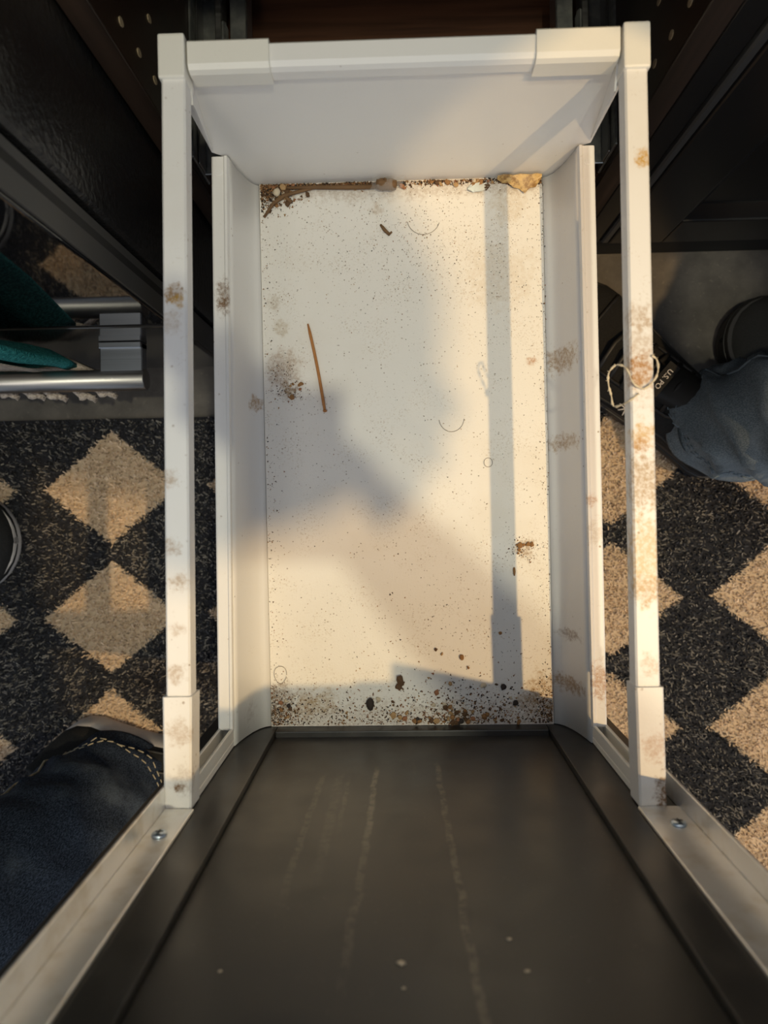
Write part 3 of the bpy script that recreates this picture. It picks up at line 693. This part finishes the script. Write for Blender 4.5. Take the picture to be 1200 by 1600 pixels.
# ------------------------------------------------------------------ people
from mathutils import noise as mnoise
def smooth_pts(pts, k=5):
    P = [Vector(p) for p in pts]; out = []
    for i in range(len(P)-1):
        p0, p1, p2, p3 = P[max(i-1, 0)], P[i], P[i+1], P[min(i+2, len(P)-1)]
        for q in range(k):
            t_ = q/k
            out.append(0.5*((2*p1) + (p2 - p0)*t_ + (2*p0 - 5*p1 + 4*p2 - p3)*t_*t_ + (3*p1 - p0 - 3*p2 + p3)*t_**3))
    out.append(P[-1]); return out
def skin_mesh(name, verts, edges, radii, root, mat, parent, label=None, sub=1):
    me = bpy.data.meshes.new(name); org = origin_of(parent)
    me.from_pydata([tuple((Vector(v) - org)*S) for v in verts], edges, [])
    o = bpy.data.objects.new(name, me); C.objects.link(o); o.parent = parent
    md = o.modifiers.new('skin', 'SKIN'); md.use_smooth_shade = True
    for i, r in enumerate(radii):
        sv = me.skin_vertices[0].data[i]; r = r if isinstance(r, tuple) else (r, r)
        sv.radius = (r[0]*S, r[1]*S); sv.use_root = (i == root)
    sb = o.modifiers.new('sub', 'SUBSURF'); sb.levels = sub; sb.render_levels = sub
    me.materials.append(mat)
    if label: o['label'] = label
    return o

def add_hand(vs_, es, rs, wrist_i, wrist, fwd, side, curl=0.5):
    """palm and five fingers rooted in the palm"""
    fwd = Vector(fwd).normalized(); side = Vector(side).normalized(); dn = fwd.cross(side).normalized()
    palm = Vector(wrist) + fwd*0.055
    pi_ = len(vs_); vs_.append(palm); es.append((wrist_i, pi_)); rs.append((0.040, 0.020))
    for k, (off, l) in enumerate(((0.036, .078), (0.012, .088), (-0.012, .083), (-0.034, .066))):
        base = palm + fwd*0.045 + side*off; prev = pi_; p = base
        for q in range(4):
            vs_.append(p.copy()); es.append((prev, len(vs_)-1)); rs.append(0.0105 - .0012*q); prev = len(vs_)-1
            a = curl*(q + 0.6); p = p + (fwd*math.cos(a) + dn*math.sin(a))*(l/3)
    p = palm - fwd*0.015 + side*0.040; prev = pi_
    for q in range(3):
        vs_.append(p.copy()); es.append((prev, len(vs_)-1)); rs.append(0.0125 - .0013*q); prev = len(vs_)-1
        p = p + (fwd*0.75 + side*0.55 + dn*0.3*q).normalized()*0.034

def leg_rings(path, radii, n=44, m=70, seed=0, folds=1.0):
    pts = [Vector(p) for p in path]; rings = []
    seg = [(pts[i+1]-pts[i]).length for i in range(len(pts)-1)]; tot = sum(seg)
    for k in range(m):
        s = (k/(m-1))**1.35; dd = s*tot; i = 0
        while i < len(seg)-1 and dd > seg[i]: dd -= seg[i]; i += 1
        f = dd/seg[i]; e = f
        p = pts[i].lerp(pts[i+1], e); r = radii[i] + (radii[i+1]-radii[i])*f
        ring = []
        for j in range(n):
            a = 2*math.pi*j/n; cx, sy = math.cos(a), math.sin(a)
            h = s*tot; fa = min(1.0, .25 + h/.05)
            w = math.exp(-h/0.45)*fa
            ph = h*44 + 2.6*math.sin(a + seed) + 3.2*mnoise.noise(Vector((cx*1.2 + seed, sy*1.2, h*5)))
            fold = (1 - abs(math.sin(ph)))**1.5
            big = mnoise.noise(Vector((cx*1.6 + seed*3, sy*1.6, h*7)))
            rr = r*(1 + folds*(0.26*fold*w - 0.10*w + 0.10*big*(.35 + w)))
            zoff = 0.012*math.cos(a + seed)*w
            ring.append(p + Vector((cx*rr, sy*rr, zoff)))
        rings.append(ring)
    return rings

def jeans(parent, legs, hipc, mat, stitch_mat, seed, folds=1.0):
    m = MB()
    for li, (path, radii) in enumerate(legs):
        R = leg_rings(path, radii, seed=seed + li*2.1, folds=folds)
        m.loft(R, cap=False)
        inner = [[p + (Vector(path[0]) - p)*0.05 + Vector((0, 0, 0.0)) for p in R[0]], [p + (Vector(path[0]) - p)*0.06 + Vector((0, 0, .03)) for p in R[0]]]
        m.loft([R[0], inner[0], inner[1]], cap=False)
    rings = []
    for dz, rx, ry in ((-0.14, .10, .08), (-.10, .17, .14), (0, .20, .16), (0.10, .185, .145), (0.16, .17, .135), (.162, .01, .01)):
        rings.append([Vector(hipc) + Vector((rx*math.cos(q), ry*math.sin(q), dz)) for q in [2*math.pi*i/28 for i in range(28)]])
    m.loft(rings)
    j = part('jeans', m, mat, parent)
    for li, (path, radii) in enumerate(legs):      # hem stitching and side seam follow the cloth
        R = leg_rings(path, radii, seed=seed + li*2.1, folds=folds); c0 = Vector(path[0])
        for row in (6, 7):
            st = MB(); rg_ = R[row]
            for i in range(0, len(rg_)):
                a, b_ = rg_[i], rg_[(i+1) % len(rg_)]
                o1 = (a - c0); o1.z = 0; o1.normalize()
                st.tube([a + o1*.0012, a.lerp(b_, .62) + o1*.0012], 0.0008, 5)
            part('hem_stitch', st, stitch_mat, j)
        for jj in (15, 37):
            st = MB(); pts = []
            for r_ in R[::2]:
                c = sum(r_, Vector())/len(r_); o1 = (r_[jj] - c); o1.z = 0; o1.normalize(); pts.append(r_[jj] + o1*.0012)
            st.tube(pts, 0.0016, 5); part('side_seam', st, stitch_mat, j)
    return j

def person(label, loc, J, shirt, hands=True):
    """upper figure from a dictionary of joints: one continuous body, a shirt and hair"""
    p = thing('person', label, 'person', loc)
    vs_, es, rs = [], [], []
    def add(k, r, pa=None):
        vs_.append(Vector(J[k])); rs.append(r); i = len(vs_)-1
        if pa is not None: es.append((pa, i))
        return i
    pel = add('pelvis', (.15, .12)); ch = add('chest', (.17, .12), pel); nk = add('neck', .06, ch)
    jaw = Vector(J['head']) + (Vector(J['neck']) - Vector(J['head']))*0.35
    vs_.append(jaw); rs.append(.075); es.append((nk, len(vs_)-1)); jw = len(vs_)-1
    hd = add('head', .098, jw)
    crown = Vector(J['head'])*1.5 - Vector(J['neck'])*0.5 if False else Vector(J['head']) + (Vector(J['head']) - Vector(J['neck'])).normalized()*0.085
    vs_.append(crown); rs.append(.072); es.append((hd, len(vs_)-1))
    face = Vector(J['face']).normalized(); nose = Vector(J['head']) + face*.110 - (Vector(J['head']) - Vector(J['neck'])).normalized()*.015
    vs_.append(nose); rs.append(.018); es.append((hd, len(vs_)-1))
    for sd_ in ('l', 'r'):
        s_ = add('sh_'+sd_, .075, ch); e_ = add('el_'+sd_, .05, s_); w_ = add('wr_'+sd_, .034, e_)
        f = Vector(J['wr_'+sd_]) - Vector(J['el_'+sd_])
        sidev = Vector(J['thumb_'+sd_])
        if hands: add_hand(vs_, es, rs, w_, J['wr_'+sd_], J.get('hand_'+sd_, f), sidev, J.get('curl', .5))
    for sd_ in ('l', 'r'):
        h_ = add('hip_'+sd_, .08, pel); k_ = add('kn_'+sd_, .055, h_); add('an_'+sd_, .038, k_)
    skin_mesh('body', vs_, es, rs, pel, M['skin'], p)
    V, E_, R_ = [], [], []
    def a2(v, r, pa=None):
        V.append(Vector(v)); R_.append(r)
        if pa is not None: E_.append((pa, len(V)-1))
        return len(V)-1
    a = a2(J['pelvis'], (.165, .13)); c = a2(J['chest'], (.175, .125), a); a2(Vector(J['neck']).lerp(Vector(J['chest']), .25), .085, c)
    for sd_ in ('l', 'r'):
        s1 = a2(J['sh_'+sd_], .09, c); e1 = a2(J['el_'+sd_], .050, s1); a2(Vector(J['wr_'+sd_]).lerp(Vector(J['el_'+sd_]), .12), .037, e1)
    skin_mesh('shirt', V, E_, R_, 0, shirt, p)
    m = MB(); hc = Vector(J['head']) - face*.02 + (Vector(J['head']) - Vector(J['neck'])).normalized()*.045
    m.ball(hc, .104, 3, (1, 1, .98), jit=.02); part('hair', m, M['hair'], p)
    for sg in (-1, 1):
        up = (Vector(J['head']) - Vector(J['neck'])).normalized(); sv = face.cross(up).normalized()
        m = MB(); m.ball(Vector(J['head']) + face*.092 + sv*.036*sg, .013, 2); part('eye', m, M['white_bit'], p)
    return p

# person on the right: washed jeans, black sneakers
JA = dict(pelvis=(.88, .13, 1.06), chest=(.50, .285, 1.38), neck=(.465, .03, 1.55), head=(.503, -.112, 1.665), face=(-.35, -.55, -.75),
          sh_l=(.31, .28, 1.44), el_l=(.31, .03, 1.33), wr_l=(.415, -.085, 1.46), thumb_l=(.5, .6, .3), hand_l=(.75, -.50, .2), curl=.3, sh_r=(.69, .31, 1.44), el_r=(.82, .28, 1.22), wr_r=(.72, .24, 1.10), thumb_r=(0, 0, 1),
          hip_l=(.82, .11, 1.0), kn_l=(.60, .085, .58), an_l=(.43, .10, .12), hip_r=(.95, .12, 1.0), kn_r=(.82, .15, .58), an_r=(.745, .20, .12))
PA = person('person in washed grey-blue jeans and black sneakers standing right of the drawer', (.56, .15, 0), JA, M['shirt_grey'])
jeans(PA, [([(.430, .100, .080), (.447, .088, .25), (.60, .085, .58), (.81, .11, 1.02)], [.074, .073, .088, .115]),
           ([(.745, .20, .085), (.75, .20, .25), (.82, .15, .58), (.94, .12, 1.02)], [.078, .076, .088, .115])], (.88, .12, 1.05), M['denim_light'], M['stitch_dark'], 1.3)
sh, T, surf, dd, nn = shoe(PA, (.470, .046), (-.75, .66), .350, .142, False, 'black knit sneaker with padded collar', left=True)
up = Vector(dd)*-1; zv = Vector((0, 0, 1)); rd = up.cross(zv).normalized()
mr = Matrix((rd, up, rd.cross(up))).transposed().to_4x4() @ Matrix.Rotation(0.0, 4, 'X')
lp = Vector((.3386, .1527, .125))
m = MB(); m.add([lp + rd*(a*.024) + up*(b_*.008) + Vector((0, 0, c_)) for c_ in (-.006, -.001) for a, b_ in ((-1, -1), (1, -1), (1, 1), (-1, 1))], [(0, 3, 2, 1), (4, 5, 6, 7), (0, 1, 5, 4), (1, 2, 6, 5), (2, 3, 7, 6), (3, 0, 4, 7)])
part('tongue_tab', m, M['knit'], sh)
text_part('tongue_label', 'U.S. PO', 0.0095, lp, mr, M['print_white'], sh)
m = MB()
lc = Vector((.3018, .12, .088))
for i in range(7):
    q = 2*math.pi*i/7; m.tube([lc, lc + dd*.011*math.cos(q) + nn*.009*math.sin(q) + Vector((0, 0, -.004*math.sin(q)*1.0))], 0.0008, 5)
m.tube([lc + dd*-.02 + nn*.006, lc + dd*-.03 + nn*.012, lc + dd*-.036 + nn*.004, lc + dd*-.026], 0.0011, 5)
part('embroidered_logo', m, M['print_white'], sh, 'small pale stitched emblem')
sh2, T2, surf2, dd2, nn2 = shoe(PA, (.80, .195), (-.995, .09), .345, .135, False, 'black knit sneaker half hidden in shade')
m = MB(); m.tube([surf2(.66 + .02*i, -.55 + .13*i, .002) for i in range(9)], 0.0022, 6); part('trim_line', m, M['brown_trim'], sh2)

# person on the left: dark jeans, black shoes with white soles
JB = dict(pelvis=(-.72, -.24, 1.06), chest=(-.74, -.24, 1.42), neck=(-.72, -.24, 1.62), head=(-.68, -.24, 1.76), face=(.9, .1, -.35),
          sh_l=(-.74, -.04, 1.50), el_l=(-.78, -.01, 1.22), wr_l=(-.74, .02, .98), thumb_l=(1, 0, 0), sh_r=(-.74, -.44, 1.50), el_r=(-.78, -.48, 1.22), wr_r=(-.74, -.50, .98), thumb_r=(1, 0, 0),
          hip_l=(-.74, -.14, 1.0), kn_l=(-.72, -.10, .58), an_l=(-.76, -.06, .12), hip_r=(-.70, -.34, 1.0), kn_r=(-.50, -.40, .58), an_r=(-.44, -.395, .12))
PB = person('person in dark indigo jeans and white-soled black shoes standing left of the drawer', (-.6, -.25, 0), JB, M['shirt_blue'])
jeans(PB, [([(-.412, -.402, .062), (-.428, -.402, .25), (-.49, -.42, .58), (-.69, -.34, 1.02)], [.090, .083, .090, .115]),
           ([(-.79, -.055, .070), (-.785, -.06, .25), (-.74, -.10, .58), (-.74, -.14, 1.02)], [.082, .080, .090, .115])], (-.72, -.24, 1.05), M['denim_dark'], M['stitch'], 4.2, 0.5)
shoe(PB, (-.503, -.343), (.94, -.33), .345, .150, True, 'black shoe with thick white sole under the jeans hem', sh_=.052)
shoe(PB, (-.908, -.058), (.998, .02), .345, .145, True, 'black shoe with curved white sole', sh_=.022)

# photographer leaning over the drawer front, out of the picture
JC = dict(pelvis=(.08, -.68, 1.04), chest=(.07, -.64, 1.42), neck=(.06, -.56, 1.60), head=(.05, -.50, 1.73), face=(-.1, .55, -.7),
          sh_l=(-.15, -.62, 1.46), el_l=(-.24, -.68, 1.20), wr_l=(-.23, -.58, .98), thumb_l=(.6, .3, .0), sh_r=(.26, -.54, 1.45), el_r=(.235, -.215, 1.43), wr_r=(.075, -.065, 1.13), thumb_r=(-.8, .3, 0), hand_r=(-.6, .6, -.25), curl=.35,
          hip_l=(-.01, -.68, .98), kn_l=(-.01, -.67, .56), an_l=(-.02, -.68, .12), hip_r=(.17, -.68, .98), kn_r=(.19, -.67, .56), an_r=(.20, -.68, .12))
PC = person('person with a phone leaning over the black drawer front', (.09, -.68, 0), JC, M['shirt_black'])
jeans(PC, [([(-.02, -.68, .085), (-.02, -.68, .25), (-.01, -.67, .58), (.0, -.68, 1.0)], [.078, .076, .088, .115]),
           ([(.20, -.68, .085), (.20, -.68, .25), (.19, -.67, .58), (.16, -.68, 1.0)], [.078, .076, .088, .115])], (.08, -.68, 1.03), M['denim_dark'], M['stitch'], 7.7)
shoe(PC, (-.02, -.76), (-0.05, 1), .34, .135, False, None, left=True, detail=False)
shoe(PC, (.20, -.76), (0.08, 1), .34, .135, False, None, detail=False)
ph = thing('phone', 'dark phone held flat above the drawer', 'phone', (.018, -.06, 1.052))
part('shell', MB().box(-.026, .050, -.090, .032, 1.052, 1.061, .003, seg=2), M['phone'], ph)
part('screen', MB().box(-.023, .047, -.087, .029, 1.0612, 1.0622), M['glass_black'], ph)

# ------------------------------------------------------------------ things lying in the drawer
ZD = 0.3402
def lying(name, label, cat, mb, mat, loc, group=None):
    return setp(part(name, mb, mat, loc=loc), label, cat, group)
m = MB(); a, c = Vector((-0.0902, 0.1785, ZD + .0016)), Vector((-0.0752, 0.0934, ZD + .0016))
m.tube([a.lerp(c, i/10) + Vector((0.0010*math.sin(i*.31), 0, 0)) for i in range(11)], [.0008] + [.0015]*9 + [.0012], 8)
m.ball(c + Vector((.0004, -.0012, 0)), .0019, 1, (1.3, .9, .8))
lying('incense_stick', 'thin amber stick lying alone on the drawer base', 'stick', m, M['amber'], (-.083, .136, ZD))
m = MB(); m.tube([(-.108, .3122, ZD + .0035), (-.08, .3122, ZD + .003), (-.045, .3112, ZD + .0028), (-.018, .3112, ZD + .003)], [.0014, .0020, .0023, .0022], 8)
lying('brown_straw', 'long brown straw along the back edge of the base', 'stick', m, M['bark'], (-.06, .312, ZD))
m = MB(); m.tube([(-.0195, .3122, ZD + .0055), (-.016, .3120, ZD + .0058), (-.004, .3112, ZD + .0058), (-.0005, .3110, ZD + .0050)], [.0046, .0058, .0057, .0044], 10)
m.tube([(-.0118, .3155, ZD + .0108), (-.0088, .3100, ZD + .0108)], .0012, 5)
lying('bark_plug', 'short dark brown plug at the end of the straw', 'bark', m, M['bark'], (-.01, .311, ZD))
m = MB(); m.tube([(-.1318, .2848, ZD + .0015), (-.122, .298, ZD + .0022), (-.111, .3048, ZD + .003), (-.095, .3090, ZD + .0025), (-.078, .3125, ZD + .0020)], [.0013, .0018, .0021, .0017, .0010], 7)
m.tube([(-.111, .3048, ZD + .003), (-.104, .2985, ZD + .002)], [.0017, .0020], 6)
lying('forked_twig', 'bent forked twig in the back left corner', 'twig', m, M['bark'], (-.1, .30, ZD))
m = MB(); m.tube([(-.0165, .2745, ZD + .0016), (-.0125, .2690, ZD + .0020), (-.0075, .2640, ZD + .0016)], [.0010, .0018, .0014], 7)
m.tube([(-.0080, .2646, ZD + .0016), (-.0055, .2672, ZD + .0012)], .0010, 5)
lying('small_twig', 'small hooked brown twig on the upper base', 'twig', m, M['bark'], (-.012, .269, ZD))
m = MB(); m.ball((-.1180, .3082, ZD + .004), .0046, 1, (1.0, 1.15, .7), jit=.22)
lying('pale_pebble', 'pale cream pebble among the corner twigs', 'pebble', m, CR[5], (-.118, .3075, ZD))
m = MB(); m.ball((-.0048, -.1770, ZD + .003), .0050, 1, (.7, 1.35, .5), jit=.35, smooth=False); m.ball((-.0066, -.1830, ZD + .0025), .0036, 1, (1.1, .8, .5), jit=.35, smooth=False); m.ball((-.0020, -.1800, ZD + .002), .0022, 1, (1, 1, .5), jit=.35, smooth=False)
lying('dark_flake', 'dark brown ragged flake near the front of the base', 'flake', m, CR[0], (-.005, -.179, ZD))
m = MB(); m.ball((-.0350, -.2000, ZD + .0032), .0046, 2, (.9, 1.45, .7), jit=.08)
lying('black_seed', 'oval black seed near the front edge', 'seed', m, CR[2], (-.035, -.2, ZD))
m = MB(); 
for k in range(9): m.ball((.1205 + rnd.uniform(-.009, .009), -.0476 + rnd.uniform(-.005, .006), ZD + .0015), rnd.uniform(.0012, .0030), 1, (1, 1, .6), jit=.3, smooth=False)
lying('crumb_cluster', 'cluster of brown crumbs near the right wall', 'crumbs', m, CR[1], (.1205, -.0476, ZD))
m = MB(); m.ball((.1100, -.0700, ZD + .0012), .0022, 1, (.7, 2.2, .6), jit=.15); lying('caraway_seed', 'tiny brown seed below the right crumb cluster', 'seed', m, CR[1], (.11, -.07, ZD))
# onion skin in the back right corner
m = MB(); g = []
for i in range(9):
    row = []
    for j in range(7):
        u, v = i/8, j/6
        xx = .0985 + .0430*u; yy = .3165 - v*(.002 + .0135*max(0.0, 1 - abs(u - .66)/(.66 if u < .66 else .42))**1.1 + .0016*math.sin(u*23))
        row.append((xx, yy, ZD + .0006 + .0035*abs(math.sin(u*9 + v*5)) + .006*(1 - v)))
    g.append(row)
m.loft(g, cap=False, closed=False); 
lying('onion_skin', 'dry golden onion skin in the back right corner', 'peel', m, M['peel'], (.12, .31, ZD))
m = MB(); g = []
for i in range(9):
    row = []
    for j in range(7):
        u, v = i/8 - .5, j/6 - .5
        row.append((-.010 + .030*u + .006*v, .3095 + .022*v - .005*u, ZD + .0085 + .004*math.cos(u*5)*math.cos(v*4) + .0015*math.sin(u*15)))
    g.append(row)
m.loft(g, cap=False, closed=False)
lying('plastic_film', 'scrap of clear plastic film over the brown plug', 'film', m, M['film'], (-.01, .309, ZD))
m = MB(); g = []
for i in range(8):
    row = []
    for j in range(5):
        u, v = i/7 - .5, j/4 - .5
        row.append((.080 + .020*u, .3080 + .009*v*(1 - u*u*2.5) + .002*u, ZD + .0010 + .0022*abs(math.sin(u*13 + v*7))))
    g.append(row)
m.loft(g, cap=False, closed=False)
foil = NT('silvery_wrapper', 0.22, 0.6); foil.color((0.66, 0.68, 0.64))
lying('foil_scrap', 'crinkled silvery wrapper scrap by the back edge', 'wrapper', m, foil.mat, (.08, .308, ZD))
# loops of hair
def hair_loop(label, pts, r=.00022):
    m = MB(); m.tube(pts, r, 5); lying('hair_strand', label, 'hair', m, M['hairline'], pts[0])
hair_loop('curled hair loop in the front left corner of the base', [(-.1243 + .0062*math.cos(q)*(1 + .2*math.sin(q)), -.1705 + .0088*math.sin(q), ZD + .0012) for q in [i*.36 for i in range(18)]])
hair_loop('curved hair strand in the middle right of the base', [(.0505 + .0125*math.cos(q), .0830 + .0140*math.sin(q), ZD + .0008) for q in [3.3 + i*.18 for i in range(17)]])
hair_loop('long curved hair below the back edge of the base', [(.0260 + .0160*math.cos(q), .2790 + .0150*math.sin(q), ZD + .0008) for q in [3.3 + i*.17 for i in range(17)]])
hair_loop('tiny hair ring on the right part of the base', [(.0860 + .0042*math.cos(q), .0380 + .0045*math.sin(q), ZD + .0008) for q in [i*.37 for i in range(18)]])

# bigger crumbs, one by one
def crumb_mesh(seed, r):
    mm = MB(); mm.ball((0, 0, 0), r, 1, (1, rnd.uniform(.55, 1), .55), jit=.32, smooth=False); return mm
protos = [crumb_mesh(i, .0024).mesh('crumb_%d' % i) for i in range(10)]
spots = []
for k in range(46): spots.append((rnd.gauss(.045, .048), -.2215 + abs(rnd.gauss(0.006, .011)), 0))
for k in range(8): spots.append((-.125 + abs(rnd.gauss(0, .008)), -.205 + rnd.gauss(0, .009), 0))
for k in range(22): spots.append((rnd.uniform(-.132, -.085), .3165 - abs(rnd.gauss(0, .0075)), 1))
for k in range(26): spots.append((rnd.uniform(0, .135), .3165 - abs(rnd.gauss(0, .0035)), 1))
for k in range(10): spots.append((rnd.uniform(0.03, .10), rnd.uniform(-.19, -.13), 2))
for k in range(6): spots.append((rnd.uniform(-.11, -.095), rnd.uniform(.105, .125), 3))
NM = [('brown crumb in the litter along the front edge of the base', 'crumbs along the front edge'), ('brown crumb in the litter along the back edge of the base', 'crumbs along the back edge'),
      ('stray crumb on the front half of the base', 'stray crumbs on the front half'), ('small crumb beside the left stain on the base', 'crumbs by the left stain')]
wt = [0, 0, 1, 1, 1, 3, 3, 4, 5, 2]
for i, (xx, yy, g_) in enumerate(spots):
    xx = max(-.132, min(.143, xx)); yy = max(-.2195, min(.3150, yy))
    src = protos[i % 10]
    if len(src.materials) == 0: src.materials.append(CR[wt[i % 10]])
    o = bpy.data.objects.new('crumb', src); C.objects.link(o)
    k = rnd.uniform(.55, 1.45); o.scale = (k, k, k)
    o.location = Vector((xx, yy, ZD + .0011*k))*S; o.rotation_euler = (0, 0, rnd.uniform(0, 6.28))
    setp(o, NM[g_][0], 'crumb', NM[g_][1])

# fine crumbs nobody could count
def grit(name, label, spec, parent=None):
    mm = MB(); base = [(1, 0, 0), (-.4, .8, 0), (-.5, -.75, 0), (0, 0, .8)]
    for (fn, cnt, r0, r1) in spec:
        for _ in range(cnt):
            p = fn()
            if p is None: continue
            r = r0 + (r1 - r0)*rnd.random()**2.2; a = rnd.uniform(0, 6.28); e = rnd.uniform(.45, 1)
            vv_ = []
            for (bx, by, bz) in base:
                bx += rnd.uniform(-.25, .25); by = by*e + rnd.uniform(-.2, .2)
                vv_.append((p[0] + r*(bx*math.cos(a) - by*math.sin(a)), p[1] + r*(bx*math.sin(a) + by*math.cos(a)), p[2] + r*bz*.8))
            mm.add(vv_, [(0, 1, 3), (1, 2, 3), (2, 0, 3)], rnd.choice((0, 0, 0, 1, 1, 2, 2, 3, 4)) if r > .0006 else rnd.choice((0, 0, 2, 1)))
    o = part(name, mm, CR, loc=(0, .05, ZD), recalc=False)
    return setp(o, label, 'crumbs', None, 'stuff')
def box_(f):
    def g():
        xx, yy = f()
        if -.1345 < xx < .1455 and -.2215 < yy < .3170: return (xx, yy, ZD)
    return g
U, G = rnd.uniform, rnd.gauss
grit('crumb_litter', 'fine brown crumbs and grit scattered over the white drawer base', [
    (box_(lambda: (U(-.134, .146), U(-.22, .317))), 1500, .0003, .0009),
    (box_(lambda: (G(.02, .05), G(.25, .035))), 1100, .0003, .0010),
    (box_(lambda: (G(.11, .02), G(.22, .07))), 500, .0003, .0007),
    (box_(lambda: (-.1345 + abs(G(0, .006)), U(-.22, .317))), 350, .0003, .0013),
    (box_(lambda: (.1450 - abs(G(0, .004)), U(-.22, .317))), 350, .0003, .0012),
    (box_(lambda: (U(-.134, .146), -.2213 + abs(G(0, .016)))), 1500, .0004, .0019),
    (box_(lambda: (G(.05, .04), -.2213 + abs(G(0, .022)))), 700, .0004, .0020),
    (box_(lambda: (-.134 + abs(G(0, .014)), -.2213 + abs(G(0, .018)))), 600, .0004, .0017),
    (box_(lambda: (.1455 - abs(G(0, .011)), -.2213 + abs(G(0, .018)))), 500, .0004, .0017),
    (box_(lambda: (U(-.134, .142), .3172 - abs(G(0, .0026)))), 1500, .0005, .0022),
    (box_(lambda: (U(-.134, -.02), .3172 - abs(G(0, .0022)))), 700, .0006, .0024),
    (box_(lambda: (U(.10, .142), .3172 - abs(G(0, .0035)))), 350, .0006, .0026),
    (box_(lambda: (-.1345 + abs(G(0, .016)), .3170 - abs(G(0, .011)))), 1100, .0005, .0024),
    (box_(lambda: (G(-.115, .008), G(.130, .008))), 120, .0003, .0012),
    (box_(lambda: (G(-.108, .010), G(.110, .006))), 120, .0003, .0015),
    (box_(lambda: (G(.1205, .008), G(-.048, .006))), 160, .0003, .0014),
    (box_(lambda: (G(.03, .06), G(-.14, .03))), 260, .0003, .0014)])

# beige thread snagged round the right rail
zt = .5325
m = MB()
tp = smooth_pts([(.1795, .1015, zt), (.1840, .0985, zt - .002), (.1838, .0900, zt), (.1800, .0830, zt + .0012), (.1735, .0780, zt + .001), (.1665, .0815, zt + .001), (.1625, .0910, zt), (.1600, .0955, zt - .004), (.1560, .0965, zt - .008), (.1525, .0915, zt - .012), (.1535, .0840, zt - .016), (.1560, .0760, zt - .018), (.1572, .0690, zt - .018), (.1600, .0680, zt - .014), (.1650, .0705, zt - .002), (.1700, .0745, zt + .001)])
m.tube(tp, [.0007 + .0003*math.sin(q*1.1) + .0002*math.sin(q*2.7) for q in range(len(tp))], 6)
for q in range(0, len(tp), 4): m.tube([tp[q], tp[q] + Vector((rnd.uniform(-.002, .002), rnd.uniform(-.002, .002), .0012))], .0002, 4)
lying('thread', 'frayed beige thread snagged around the right upper rail', 'thread', m, M['thread'], (.17, .085, zt))

for o in bpy.data.objects:                      # drop the builder's own notes
    for k in ('_o', '_T'):
        if k in o: del o[k]
